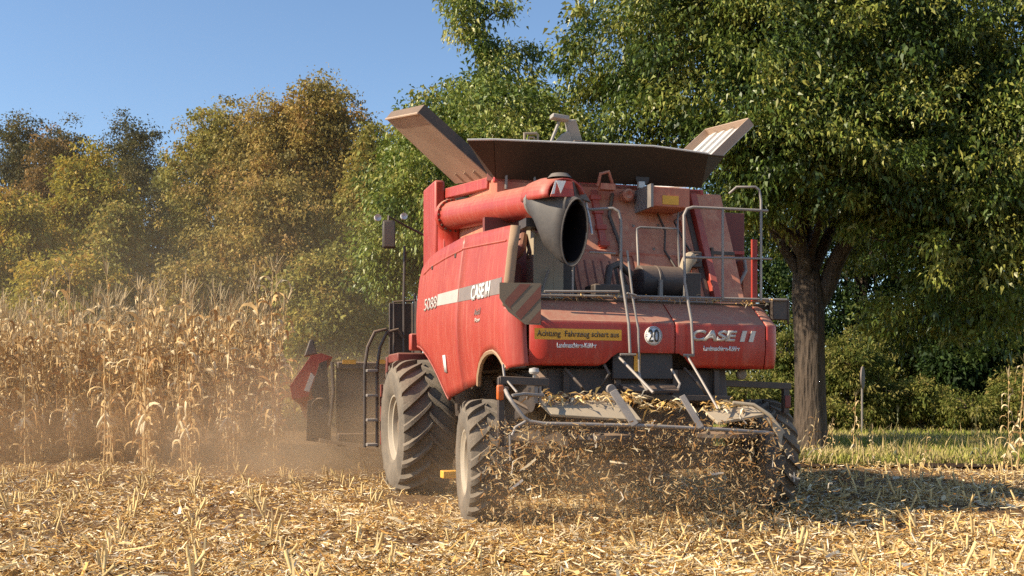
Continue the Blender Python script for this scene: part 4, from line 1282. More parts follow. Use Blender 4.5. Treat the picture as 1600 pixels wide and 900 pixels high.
m = MB(); m.plate([(-1.31, 3.25, 3.80), (-1.40, 3.5, 4.1), (1.35, 3.5, 4.1), (1.25, 3.25, 3.80)], 0.02)
m.build('tank_extension', M['tank'], H)
m = MB(); m.lathe([(0.0, 0.001), (0.0, 0.085), (0.03, 0.085)], (0.44, 0.60, 3.87), 'Y', 20)
m.build('port', M['black'], ex)
m = MB(); m.box(0.37, 0.45, 0.55, 0.6, 3.74, 3.82)
m.build('sensor', M['galv'], ex, bevel=0.008)
def flap(nb, nt_, ft, fb, name, mt, inner, mt2):
    nb, nt_, ft, fb = map(Vector, (nb, nt_, ft, fb))
    nrm = (nt_ - nb).cross(fb - nb).normalized()
    if nrm.x * nb.x > 0: nrm = -nrm       # towards the middle of the tank
    m = MB(); m.plate([nb, nt_, ft, fb], 0.02)
    f = m.build(name, mt, H)
    th = 0.11
    m = MB()
    for a, b in ((nb, nt_), (nt_, ft), (ft, fb)):
        m.plate([a, b, b + nrm * th, a + nrm * th], 0.016)
    m.build('flap_flange', M['steel'] if mt2 is None else mt2, f)
    m = MB()
    for k in range(inner):
        t = (k + 1.0) / (inner + 1)
        a, b = nb.lerp(fb, t), nt_.lerp(ft, t)
        a, b = a.lerp(b, 0.04), a.lerp(b, 0.97)
        m.bar(a + nrm * 0.02, b + nrm * 0.02, 0.11, 0.04, up=nrm)
    m.build('flap_rib', mt, f)
    return f, nrm
fL, nL = flap((-1.27, 1.0, 3.84), (-2.13, 1.0, 4.53), (-2.21, 2.6, 4.87), (-1.30, 2.6, 4.10), 'tank_flap', M['flap'], 4, None)
fL['label'] = 'left grain tank flap seen from its dusty underside'
A, B, C_, D_ = Vector((-1.27, 1.0, 3.84)), Vector((-2.13, 1.0, 4.53)), Vector((-2.21, 2.6, 4.87)), Vector((-1.30, 2.6, 4.10))
for t in (0.2, 0.45, 0.7):
    a, b = A.lerp(D_, t), B.lerp(C_, t)
    m = MB(); m.bar(a.lerp(b, 0.02) - nL * 0.018, a.lerp(b, 0.14) - nL * 0.018, 0.05, 0.03, up=nL)
    m.build('hinge_rib', M['flap'], fL)
m = MB(); m.tube([B - nL * 0.012, C_ - nL * 0.012], 0.014, 6)
m.build('flap_edge', M['flap'], fL)
fR, nR = flap((1.27, 1.0, 3.90), (2.13, 1.0, 4.72), (2.38, 2.6, 5.0), (1.50, 2.6, 4.20), 'tank_flap', M['galv'], 4, M['flap'])
fR['label'] = 'right grain tank flap with its bright ribbed inner face'
# left hinge beam under the flap
m = MB(); m.bar((-1.28, 0.98, 3.78), (-1.36, 2.7, 3.98), 0.12, 0.13)
m.build('hinge_beam', M['red_side'], H, bevel=0.01)
m = MB(); m.bar((-1.34, 0.95, 3.86), (-1.06, 0.75, 3.83), 0.05, 0.14)
m.build('hinge_bracket', M['red_dark'], H, bevel=0.01)
# folded filling auger cover in the tank
m = MB()
m.plate([(0.07, 2.2, 4.92), (0.20, 2.2, 4.95), (0.36, 2.3, 4.61), (0.17, 2.3, 4.60)], 0.10)
m.bar((-0.14, 2.16, 4.95), (0.09, 2.16, 4.93), 0.14, 0.06)
m.bar((-0.14, 2.2, 4.60), (-0.01, 2.2, 4.92), 0.05, 0.035)
m.plate([(-0.12, 2.25, 4.58), (0.20, 2.25, 4.58), (0.12, 2.2, 4.80), (0.02, 2.2, 4.74)], 0.05)
m.box(-0.2, 0.36, 2.0, 2.4, 4.0, 4.59)
m.build('filling_auger', M['aug'], H, bevel=0.012)
m = MB(); m.box(0.16, 0.40, 2.12, 2.4, 4.585, 4.66)
m.build('auger_hinge', M['steel'], H, bevel=0.012)
m = MB(); m.tube([(-0.49, 2.2, 4.1), (-0.49, 2.2, 4.71), (-0.31, 2.2, 4.73), (-0.31, 2.2, 4.1)], 0.022, 8); m.tube([(-0.45, 2.2, 4.58), (-0.43, 2.2, 4.67), (-0.36, 2.2, 4.67), (-0.35, 2.2, 4.58)], 0.014, 6)
m.build('tank_handle', M['beige'], H)
m = MB(); m.tube([(-1.20, 0.68, 3.66), (-1.20, 0.66, 3.89), (-1.17, 0.66, 3.92), (-0.90, 0.66, 3.955), (-0.87, 0.66, 3.93), (-0.86, 0.68, 3.70)], 0.017, 8)
m.build('handrail', M['rail'], H)

# ---- unloading auger
P0, P1 = Vector((-1.40, 2.35, 3.63)), Vector((-1.13, -0.32, 3.345))
m = MB(); m.tube([P0, P0.lerp(P1, 0.5), P1], 0.178, 28)
au = m.build('unloading_auger', M['red_side'], H, smooth=50)
d_ = (P1 - P0).normalized()
m = MB()
m.tube([P0 - d_ * 0.10, P0 + d_ * 0.0], 0.215, 28)
m.build('auger_flange', M['red'], au, bevel=0.006)
for k in range(18):
    m = MB()
    a = 2 * math.pi * k / 18
    s_ = d_.cross(Vector((0, 0, 1))).normalized(); u_ = s_.cross(d_)
    c = P0 + d_ * 0.012 + (s_ * math.cos(a) + u_ * math.sin(a)) * 0.197
    m.tube([c, c + d_ * 0.02], 0.014, 6)
    m.build('bolt', M['steel'], au)
m = MB(); m.tube([P0 - d_ * 0.08, P0 + Vector((0.04, 0.16, -0.06)), P0 + Vector((0.06, 0.24, -0.30)), P0 + Vector((0.06, 0.24, -1.1))], 0.2, 20)
m.build('auger_elbow', M['red'], au, smooth=60)
m = MB(); m.tube([P1 + d_ * -0.55 + Vector((0, 0, -0.165)), P1 + Vector((0, 0, -0.17))], 0.03, 8); m.box(-1.28, -1.0, -0.30, -0.05, 3.08, 3.17)
m.build('auger_saddle', M['steel'], au)
m = MB(); m.tube([P1 - d_ * 0.01, P1 + d_ * 0.05], 0.19, 28)
m.build('auger_band', M['rail'], au)
# rubber spout: a loft from the tube end to an oval mouth facing back and down
rings = []
def ring(c, ax, ay, ux, uy, n=28):
    return [Vector(c) + Vector(ux) * (ax * math.cos(2 * math.pi * k / n)) + Vector(uy) * (ay * math.sin(2 * math.pi * k / n)) for k in range(n)]
X_, Y_, Z_ = Vector((1, 0, 0)), Vector((0, 1, 0)), Vector((0, 0, 1))
s_ = d_.cross(Z_).normalized(); u_ = s_.cross(d_); s_ = -s_
mouth_x = (X_ * 0.97 - Y_ * 0.22).normalized(); mouth_y = (Z_ * 0.965 + Y_ * -0.26).normalized()
seq = [(P1 + d_ * 0.03, 0.19, 0.19, s_, u_),
       (P1 + d_ * 0.14 + Vector((0.02, 0, -0.06)), 0.195, 0.255, s_, u_),
       (Vector((-1.05, -0.56, 3.12)), 0.178, 0.33, (s_ + mouth_x).normalized(), (u_ + mouth_y).normalized()),
       (Vector((-0.975, -0.68, 3.01)), 0.148, 0.345, mouth_x, mouth_y),
       (Vector((-0.922, -0.765, 2.96)), 0.130, 0.335, mouth_x, mouth_y)]
rr = [ring(*q) for q in seq]
rr = [r + [r[0]] for r in rr]
m = MB(); m.grid(rr)
sp = m.build('spout', M['spout'], au, solid=0.010, smooth=60, off=-1)
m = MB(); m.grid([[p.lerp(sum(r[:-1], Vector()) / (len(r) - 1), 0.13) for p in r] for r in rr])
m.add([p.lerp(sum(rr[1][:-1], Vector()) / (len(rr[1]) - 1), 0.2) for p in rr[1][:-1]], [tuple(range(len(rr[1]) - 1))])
m.build('spout_shade', M['spout_in'], sp, smooth=60)  # inner skin added to darken the mouth, shade put into its colour
m = MB(); r_ = ring(*seq[-1]); m.tube(r_ + [r_[0], r_[1]], 0.009, 6, caps=False)
m.build('spout_lip', M['spout'], sp)
# red hood over the spout with a decal
m = MB()
for (y, dz, w) in ():
    pass
hd = [[Vector((-1.13 + 0.2 * math.sin(a) + off[0], off[1], 3.36 + 0.19 * math.cos(a) * off[2] + off[3])) for a in np.linspace(-1.75, 1.45, 15)] for off in ((0.0, -0.26, 1.0, 0.01), (0.03, -0.45, 1.05, 0.0), (0.07, -0.62, 1.0, -0.02), (0.12, -0.76, 0.9, -0.03))]
m.grid(hd)
hh = m.build('spout_hood', M['red_side'], au, solid=0.02, smooth=50, off=1)
# end cap of the spout hood: flat faces
m = MB(); m.plate([(-1.19, -0.79, 3.30), (-0.94, -0.80, 3.31), (-0.96, -0.79, 3.46), (-1.13, -0.78, 3.47)], 0.02)
cpp = m.build('spout_cap', M['red'], au)
m = MB(); m.plate([(-1.13, -0.805, 3.46), (-1.085, -0.808, 3.335), (-1.03, -0.81, 3.46)], 0.006); m.plate([(-1.185, -0.805, 3.32), (-1.15, -0.805, 3.33), (-1.125, -0.80, 3.455), (-1.14, -0.80, 3.46)], 0.006)
m.build('cap_decal', M['white'], cpp)
m = MB(); m.plate([(-0.94, -0.80, 3.31), (-0.70, -0.62, 3.30), (-0.78, -0.58, 3.44), (-0.96, -0.79, 3.46)], 0.02)
m.build('spout_cap', M['steel'], au)
m = MB(); m.lathe([(0.0, 0.001), (0.045, 0.09), (0.0, 0.13)], (-1.03, -0.62, 3.52), 'Z', 20)
m.build('cap_dome', M['spout'], au)
m = MB(); m.tube([(-0.74, -0.78, 2.95), (-0.72, -0.66, 3.12), (-0.74, -0.60, 3.32)], 0.012, 6)
m.build('spout_stay', M['galv'], au)

# ---- red box ahead of the auger pivot (elevator head)
m = MB(); m.box(-1.54, -1.40, 2.78, 3.50, 2.95, 4.17)
eh = m.build('elevator_head', M['red_side'], H, bevel=0.03)
m = MB(); m.box(-1.39, -1.30, 2.72, 3.4, 2.9, 4.05)
m.build('elevator_casing', M['red_dark'], eh, bevel=0.01)
m = MB(); m.box(-1.50, -1.33, 2.45, 2.70, 2.9, 3.62)
m.build('elevator_leg', M['red_side'], eh, bevel=0.015)

# ---- cab (mostly hidden by the tank)
m = MB(); m.box(-0.95, 0.95, 3.6, 5.2, 1.75, 2.15); m.box(-0.98, 0.98, 3.55, 5.35, 3.62, 3.80)
for x in (-0.92, 0.92):
    for y in (3.63, 5.15): m.box(x - 0.05, x + 0.05, y - 0.05, y + 0.05, 2.15, 3.62)
cab = m.build('cab', M['red'], H, bevel=0.02)
m = MB(); m.box(-0.90, 0.90, 3.64, 5.14, 2.15, 3.62)
m.build('cab_window', M['glass'], cab)
m = MB(); m.box(-1.80, -1.0, 4.0, 5.0, 1.86, 1.92); m.box(-1.78, -1.40, 4.75, 4.80, 1.92, 2.72); m.box(-1.45, -1.42, 4.1, 4.8, 1.92, 2.72)
cp_ = m.build('cab_platform', M['steel'], cab, bevel=0.006)
m = MB()
for x in (-1.60, -1.44): m.tube([(x, 4.55, 1.9), (x, 4.55, 2.75), (x + 0.02, 4.6, 3.55 if x < -1.5 else 2.85)], 0.02, 8)
m.tube([(-1.74, 4.6, 1.9), (-1.74, 4.6, 2.72), (-1.40, 4.6, 2.75)], 0.018, 8)
m.build('platform_post', M['steel'], cp_)
m = MB(); m.box(-1.62, -1.44, 3.95, 4.1, 1.98, 2.22)
m.build('fuel_box', M['red_side'], cab, bevel=0.02)
m = MB(); m.box(-1.88, -1.3, 3.6, 4.3, 1.80, 1.93)
m.build('wheel_fender', M['red_dark'], H, bevel=0.02)
m = MB(); m.tube([(-0.95, 5.15, 3.72), (-1.5, 4.75, 3.86), (-1.82, 4.6, 3.98), (-1.82, 4.6, 3.9)], 0.018, 8); m.tube([(-1.82, 4.6, 3.9), (-1.82, 4.6, 3.5)], 0.014, 8)
ma = m.build('mirror_arm', M['steel'], cab)
m = MB(); m.box(-1.915, -1.72, 4.56, 4.62, 3.50, 3.92)
mg = m.build('mirror', M['black'], cab, bevel=0.03)
m = MB(); m.box(-1.895, -1.74, 4.552, 4.558, 3.53, 3.89)
m.build('mirror_glass', M['mirror'], mg, bevel=0.002)
m = MB(); m.lathe([(0, 0.001), (-0.03, 0.05), (0.03, 0.05), (0.05, 0.001)], (-1.98, 4.6, 3.95), 'Y', 12); m.lathe([(0, 0.001), (-0.03, 0.05), (0.03, 0.05), (0.05, 0.001)], (-1.58, 4.65, 4.0), 'Y', 12)
m.build('work_light', M['galv'], cab)

# ---- boarding steps at the left front
m = MB()
for x in (-2.17, -1.99):
    m.tube([(x, 4.6, 0.58), (x, 4.6, 1.75), (x + 0.04, 4.58, 2.05), (x + 0.14, 4.55, 2.27), (x + 0.30, 4.55, 2.31), (x + 0.38, 4.55, 2.2)], 0.024, 8)
st = m.build('boarding_ladder', M['steel'], H)
for z in (0.62, 0.98, 1.34, 1.70):
    m = MB(); m.box(-2.16, -2.0, 4.45, 4.72, z - 0.02, z + 0.02)
    m.build('step', M['rail'], st, bevel=0.006)
m = MB(); m.tube([(-1.84, 4.55, 1.9), (-1.86, 4.5, 1.5), (-1.76, 4.5, 1.25), (-1.72, 4.5, 1.5)], 0.03, 8); m.box(-1.95, -1.75, 4.5, 4.6, 0.62, 1.5); m.box(-1.92, -1.80, 4.42, 4.5, 0.6, 0.75)
m.build('step_bracket', M['red_dark'], st, bevel=0.01)

# ---- railings on the platform
def rail(pts, name='handrail', r=0.02, mt='rail', par=None):
    m = MB(); m.tube(pts, r * 0.78, 8)
    return m.build(name, M[mt], par or deck, smooth=60)
rail([(-0.78, -0.60, 3.22), (-0.50, -0.74, 3.23), (-0.44, -0.75, 3.20), (-0.42, -0.76, 3.10), (-0.42, -0.76, 2.60), (-0.385, -0.88, 2.05), (-0.38, -0.90, 1.76)])
rail([(-0.36, -0.78, 2.80), (-0.33, -0.86, 2.30), (-0.29, -0.90, 2.0), (-0.28, -0.90, 1.55)], r=0.016)
rail([(-0.40, -0.87, 2.36), (-0.30, -0.87, 2.34)], r=0.014)
rail([(1.28, -0.74, 3.30), (0.40, -0.74, 3.29), (0.33, -0.74, 3.27), (0.295, -0.74, 3.20), (0.30, -0.75, 2.5), (0.31, -0.88, 2.1), (0.32, -0.90, 1.76)])
rail([(0.30, -0.74, 2.765), (1.33, -0.74, 2.79)], r=0.016)
rail([(0.745, -0.74, 2.34), (0.745, -0.74, 3.29)], r=0.018)
rail([(0.88, -0.64, 3.48), (0.92, -0.72, 3.535), (1.14, -0.72, 3.55), (1.19, -0.72, 3.52), (1.20, -0.74, 3.40), (1.20, -0.74, 2.34)], r=0.018)
m = MB(); m.bar((1.165, -0.66, 2.34), (1.165, -0.66, 3.0), 0.06, 0.03)
m.build('rail_post', M['red_side'], deck)
rail([(-1.22, -0.70, 2.37), (-0.42, -0.72, 2.39)], r=0.016)
rail([(-1.24, -0.66, 2.335), (-0.42, -0.68, 2.345)], r=0.014)
rail([(-0.30, -0.70, 2.35), (1.55, -0.68, 2.365)], r=0.016)
rail([(-0.74, -0.70, 2.78), (-0.46, -0.72, 2.775)], r=0.014)
rail([(-0.88, -0.60, 2.36), (-0.88, -0.60, 2.72)], r=0.014)
rail([(0.23, 0.24, 2.7), (0.23, 0.30, 3.22), (0.27, 0.30, 3.24), (0.74, 0.30, 3.245), (0.74, 0.24, 2.6)], r=0.02)
rail([(0.74, 0.30, 3.24), (0.78, 0.38, 3.45)], r=0.014)
m = MB(); m.box(1.40, 1.60, -0.66, -0.56, 2.15, 2.36); m.bar((1.58, -0.66, 2.1), (1.58, -0.66, 2.38), 0.02, 0.03)
m.build('corner_bracket', M['steel'], deck, bevel=0.01)
# ladder continued below the hood
m = MB(); m.tube([(-0.47, -0.86, 1.745), (-0.30, -0.86, 1.745)], 0.014, 6); m.tube([(-0.46, -0.80, 1.72), (-0.42, -1.1, 1.55), (-0.36, -1.4, 1.36)], 0.014, 6)
m.tube([(-0.28, -0.9, 1.56), (-0.34, -1.05, 1.50), (-0.33, -1.2, 1.38)], 0.014, 6); m.tube([(0.23, -0.86, 1.745), (0.35, -0.86, 1.745)], 0.016, 6)
m.tube([(0.27, -0.85, 1.75), (0.30, -1.1, 1.5), (0.33, -1.4, 1.2)], 0.012, 6); m.tube([(0.10, -0.85, 1.6), (0.12, -1.0, 1.45), (0.05, -1.1, 1.4)], 0.012, 6)
m.build('ladder_stay', M['rail'], H)

# ---- spreader boards, guard hoop, lamp carriers
m = MB(); m.plate([(-1.44, -1.18, 1.265), (-0.52, -1.10, 1.28), (-0.55, -1.55, 1.09), (-1.40, -1.42, 1.15)], 0.03)
m.build('spreader_board', M['beige'], H, bevel=0.006)
m = MB(); m.plate([(0.30, -1.2, 1.16), (0.86, -1.1, 1.22), (0.86, -1.38, 1.135), (0.30, -1.45, 1.06)], 0.03)
m.build('spreader_board', M['beige'], H, bevel=0.006)
m = MB(); m.bar((-0.87, -1.62, 1.375), (-0.70, -1.74, 1.06), 0.075, 0.02, up=(0, 1, 0))
m.lathe([(-0.02, 0.001), (-0.02, 0.045), (0.02, 0.045), (0.02, 0.001)], (-0.88, -1.6, 1.39), 'Y', 12)
m.build('spreader_arm', M['rail'], H, bevel=0.004)
m = MB(); m.bar((-0.17, -1.62, 1.33), (-0.03, -1.74, 1.03), 0.06, 0.02, up=(0, 1, 0))
m.build('spreader_arm', M['rail'], H, bevel=0.004)
m = MB(); m.tube([(-1.62, -0.75, 1.40), (-1.80, -1.25, 1.40), (-1.88, -1.62, 1.33), (-1.85, -1.66, 1.27), (-1.76, -1.70, 1.14), (-1.70, -1.70, 1.10), (-1.58, -1.72, 1.08), (-0.63, -1.72, 1.055), (0.2, -1.70, 1.01), (0.70, -1.66, 0.975), (0.95, -1.5, 0.95), (1.22, -1.0, 1.0), (1.32, -0.5, 1.2)], 0.019, 8)
m.tube([(-1.84, -1.62, 1.33), (-1.70, -1.55, 1.345), (-1.46, -1.35, 1.33), (-1.35, -1.0, 1.36)], 0.016, 8)
m.tube([(-1.74, -1.70, 1.10), (-1.84, -1.72, 1.05), (-1.87, -1.72, 0.98)], 0.014, 8)
m.tube([(-1.80, -1.2, 1.62), (-1.80, -1.25, 1.5), (-1.74, -1.45, 1.36)], 0.012, 6)
m.tube([(-1.86, -1.62, 0.98), (-1.85, -1.6, 0.75)], 0.012, 6)
m.build('guard_hoop', M['rail'], H, smooth=60)
m = MB(); m.tube([(0.55, -1.3, 1.26), (0.75, -1.35, 1.24), (0.90, -1.4, 1.14), (1.02, -1.45, 0.97)], 0.02, 8); m.tube([(0.9, -1.15, 1.18), (1.05, -1.3, 0.98)], 0.02, 6)
m.build('hoop_branch', M['beige'], H, smooth=60)
m = MB(); m.plate([(0.74, -1.62, 1.12), (0.98, -1.55, 0.97), (0.92, -1.6, 0.955), (0.90, -1.6, 0.83), (0.86, -1.6, 0.95)], 0.02)
m.build('guard_plate', M['beige'], H)
m = MB(); m.bar((-1.86, -1.28, 1.475), (-1.38, -1.28, 1.455), 0.06, 0.075); m.bar((-1.42, -1.28, 1.46), (-1.30, -0.6, 1.58), 0.06, 0.06)
lc = m.build('lamp_carrier', M['steel'], H, bevel=0.006)
m = MB(); m.bar((-1.845, -1.28, 1.50), (-1.845, -1.28, 0.86), 0.06, 0.05)
m.build('carrier_post', M['steel'], lc, bevel=0.006)
m = MB(); m.box(-1.90, -1.835, -1.36, -1.31, 1.29, 1.43)
m.build('tail_lamp', M['amber'], lc, bevel=0.015)
m = MB(); m.lathe([(0.03, 0.001), (0.02, 0.045), (-0.012, 0.05), (-0.03, 0.04), (-0.035, 0.001)], (-1.51, -1.25, 1.565), 'Z', 18); m.bar((-1.51, -1.25, 1.47), (-1.51, -1.25, 1.55), 0.02, 0.02)
m.build('round_lamp', M['lens'], lc)
m = MB(); m.bar((-1.50, -1.28, 1.42), (-1.50, -1.28, 1.26), 0.03, 0.02); m.bar((-1.46, -1.28, 1.42), (-1.46, -1.28, 1.26), 0.02, 0.02); m.bar((-1.56, -1.28, 1.4), (-1.56, -1.2, 1.30), 0.02, 0.02)
m.build('carrier_strap', M['rail'], lc)
m = MB(); m.bar((0.80, -0.50, 1.47), (1.70, -0.50, 1.435), 0.07, 0.07); m.bar((1.645, -0.50, 1.44), (1.645, -0.50, 1.14), 0.07, 0.06)
lr = m.build('lamp_carrier', M['steel'], H, bevel=0.006)
m = MB(); m.lathe([(0.03, 0.001), (0.02, 0.055), (-0.012, 0.06), (-0.03, 0.045), (-0.035, 0.001)], (1.10, -0.5, 1.56), 'Y', 18)
m.build('round_lamp', M['rail'], lr)
m = MB(); m.box(1.61, 1.68, -0.56, -0.54, 1.20, 1.34)
m.build('tail_lamp', M['red_dark'], lr, bevel=0.01)

# belts, pulley, hoses and brackets of the chopper
m = MB(); m.lathe([(-0.03, 0.001), (-0.03, 0.17), (-0.012, 0.15), (0.012, 0.15), (0.03, 0.17), (0.03, 0.001)], (-1.20, -0.30, 1.33), 'X', 28)
m.build('pulley', M['steel'], H)
m = MB(); m.tube([(-1.20, -0.30, 1.49), (-1.20, 0.8, 1.62), (-1.20, 1.2, 1.5), (-1.20, 0.9, 1.36), (-1.20, -0.30, 1.17)], 0.018, 6)
m.build('drive_belt', M['black'], H)
for (a, b, c) in (((-1.0, -0.70, 1.60), (-0.9, -0.9, 1.42), (-0.75, -0.72, 1.30)), ((0.32, -0.70, 1.62), (0.45, -0.86, 1.40), (0.62, -0.70, 1.28)), ((-0.62, -0.72, 1.70), (-0.58, -0.84, 1.55), (-0.66, -0.74, 1.38))):
    m = MB(); m.tube([a, tuple((x + y) / 2 for x, y in zip(a, b)), b, tuple((x + y) / 2 for x, y in zip(b, c)), c], 0.016, 8)
    m.build('hydraulic_hose', M['black'], H, smooth=60)
for x in (-0.98, -0.42, 0.22, 0.70):
    m = MB(); m.box(x - 0.03, x + 0.03, -0.70, -0.655, 1.28, 1.60)
    m.build('chopper_bracket', M['steel'], H, bevel=0.006)
m = MB(); m.bar((-1.10, -0.80, 1.33), (0.80, -0.80, 1.30), 0.05, 0.06)
m.build('chopper_beam', M['steel'], H, bevel=0.008)
for x in (-0.8, 0.5):
    m = MB(); m.lathe([(0.0, 0.001), (0.0, 0.30), (0.04, 0.30), (0.10, 0.10), (0.10, 0.001)], (x, -1.25, 0.92), 'Z', 24)
    for k in range(6):
        a = k * math.pi / 3
        m.bar((x + 0.08 * math.cos(a), -1.25 + 0.08 * math.sin(a), 0.955), (x + 0.30 * math.cos(a), -1.25 + 0.30 * math.sin(a), 0.955), 0.012, 0.07)
    m.build('spreader_disc', M['steel'], H)
# ---- wheels
def wheel(c, R, w, rr_, lugs, lh, steer, out):
    """c centre, out = -1 left / +1 right side of the machine"""
    root = empty('wheel', c, steer)
    root.parent = H
    m = MB()
    rt = R - lh
    hw = w / 2
    prof = [(-hw * 0.80, rr_), (-hw * 0.93, rr_ + (rt - rr_) * 0.12), (-hw * 1.0, rr_ + (rt - rr_) * 0.45), (-hw * 0.985, rr_ + (rt - rr_) * 0.75), (-hw * 0.90, rt * 0.955), (-hw * 0.70, rt * 0.99), (-hw * 0.3, rt)]
    prof = prof + [(-a, r) for a, r in reversed(prof)]
    m.lathe(prof, (0, 0, 0), 'X', 72)
    ty = m.build('tyre', M['tyre'], root, smooth=40)
    m = MB()
    for side in (-1, 1):
        for k in range(lugs):
            a0 = 2 * math.pi * (k + (0.5 if side > 0 else 0)) / lugs
            pts = []
            N = 7
            for i in range(N + 1):
                t = i / N
                ax = side * hw * (-0.04 + 0.98 * t)
                ang = a0 - 0.42 * (t ** 0.85) * (w / R) * 1.1
                rb = rt * (1.0 if t < 0.6 else 1.0 - 0.05 * ((t - 0.6) / 0.4) ** 1.5) - 0.012
                rtp = rb + lh * (1.0 if t < 0.88 else 0.75) + 0.012
                wd = 0.030 + 0.018 * t
                row = []
                for (da, rr) in ((-wd * 1.25, rb), (-wd * 0.75, rtp), (wd * 0.75, rtp), (wd * 1.25, rb)):
                    A_ = ang + da / R
                    # axial shift along the lug's normal keeps its width even
                    row.append(Vector((ax, rr * math.sin(A_), rr * math.cos(A_))))
                pts.append(row)
            b = len(m.v)
            m.grid(pts)
            m.add(pts[-1], [(0, 1, 2, 3)])
            m.add(pts[0], [(3, 2, 1, 0)])
    m.build('tread_lugs', M['tyre'], ty, smooth=30)
    # rim dish on the outer side
    m = MB()
    o = out
    pr = [(o * hw * 0.80, rr_ + 0.03), (o * hw * 0.86, rr_ + 0.015), (o * hw * 0.85, rr_ - 0.005), (o * hw * 0.72, rr_ - 0.03), (o * hw * 0.70, rr_ - 0.055), (o * hw * 0.40, rr_ - 0.075)]
    m.lathe(pr, (0, 0, 0), 'X', 48)
    pr = [(o * hw * 0.40, rr_ - 0.074), (o * hw * 0.34, rr_ * 0.76), (o * hw * 0.30, rr_ * 0.72), (o * hw * 0.30, rr_ * 0.38), (o * hw * 0.62, rr_ * 0.34), (o * hw * 0.66, rr_ * 0.30), (o * hw * 0.66, 0.001)]
    hb = MB(); hb.lathe(pr, (0, 0, 0), 'X', 48)
    m.lathe([(-o * hw * 0.80, rr_ + 0.02), (-o * hw * 0.6, rr_ - 0.04), (-o * hw * 0.1, rr_ - 0.08), (o * hw * 0.3, rr_ * 0.72)], (0, 0, 0), 'X', 48)
    rim = m.build('rim', M['rim'], root, smooth=40)
    hb.build('hub', M['hub'], rim, smooth=40)
    m = MB()
    for k in range(10):
        a = 2 * math.pi * k / 10
        c_ = Vector((0, rr_ * 0.52 * math.sin(a), rr_ * 0.52 * math.cos(a)))
        m.tube([c_ + X_ * (o * hw * 0.28), c_ + X_ * (o * hw * 0.28 + o * 0.035)], 0.018, 6)
    m.build('wheel_nuts', M['steel'], rim)
    return root
wheel((-1.66, 0.05, 0.635), 0.66, 0.42, 0.33, 20, 0.045, rad(-7), -1)
wheel((1.66, 0.05, 0.635), 0.66, 0.42, 0.33, 20, 0.045, rad(-7), 1)
wheel((-1.63, 3.5, 0.90), 0.93, 0.74, 0.43, 21, 0.06, 0, -1)
wheel((1.63, 3.5, 0.90), 0.93, 0.74, 0.43, 21, 0.06, 0, 1)
m = MB(); m.box(-1.42, 1.42, -0.10, 0.16, 0.52, 0.76); m.box(-1.5, -1.36, -0.14, 0.20, 0.45, 0.85); m.box(1.36, 1.5, -0.14, 0.20, 0.45, 0.85); m.bar((-1.38, -0.2, 0.70), (1.38, -0.2, 0.70), 0.05, 0.05)
m.build('rear_axle', M['steel'], H, bevel=0.015)
m = MB(); m.box(-1.3, 1.3, 3.35, 3.65, 0.72, 1.05)
m.build('front_axle', M['steel'], H, bevel=0.02)
m = MB(); m.bar((-1.75, 1.5, 0.40), (-1.30, 1.5, 0.40), 0.16, 0.09)
m.build('chock', M['yellow'], H, bevel=0.01)

# ---- corn header at the front
hd_ = MB(); hd_.box(-2.30, 2.30, 6.75, 6.82, 0.55, 1.90); hd_.box(-2.30, 2.30, 6.60, 6.75, 0.50, 0.72); hd_.box(-2.30, 2.30, 6.62, 6.75, 1.78, 1.90)
hdr = hd_.build('corn_header', M['steel'], H, bevel=0.02)
m = MB(); m.add([(-0.6, 5.0, 0.9), (0.6, 5.0, 0.9), (0.6, 5.0, 1.7), (-0.6, 5.0, 1.7), (-0.75, 6.75, 0.5), (0.75, 6.75, 0.5), (0.75, 6.75, 1.3), (-0.75, 6.75, 1.3)], [(0, 1, 2, 3), (4, 7, 6, 5), (0, 4, 5, 1), (2, 6, 7, 3), (0, 3, 7, 4), (1, 5, 6, 2)])
m.build('feeder_house', M['red_dark'], hdr, bevel=0.02)
m = MB(); m.box(-2.22, -2.0, 6.585, 6.6, 1.86, 1.93); m.box(-1.66, -1.48, 6.585, 6.6, 1.87, 1.94); m.box(2.0, 2.22, 6.585, 6.6, 1.86, 1.93)
m.build('reflector', M['yellow'], hdr)
m = MB(); m.plate([(-2.60, 6.55, 0.60), (-1.7, 6.3, 0.48), (-1.7, 7.4, 0.50), (-2.60, 7.2, 0.70)], 0.05)
m.build('header_pan', M['hub'], hdr)
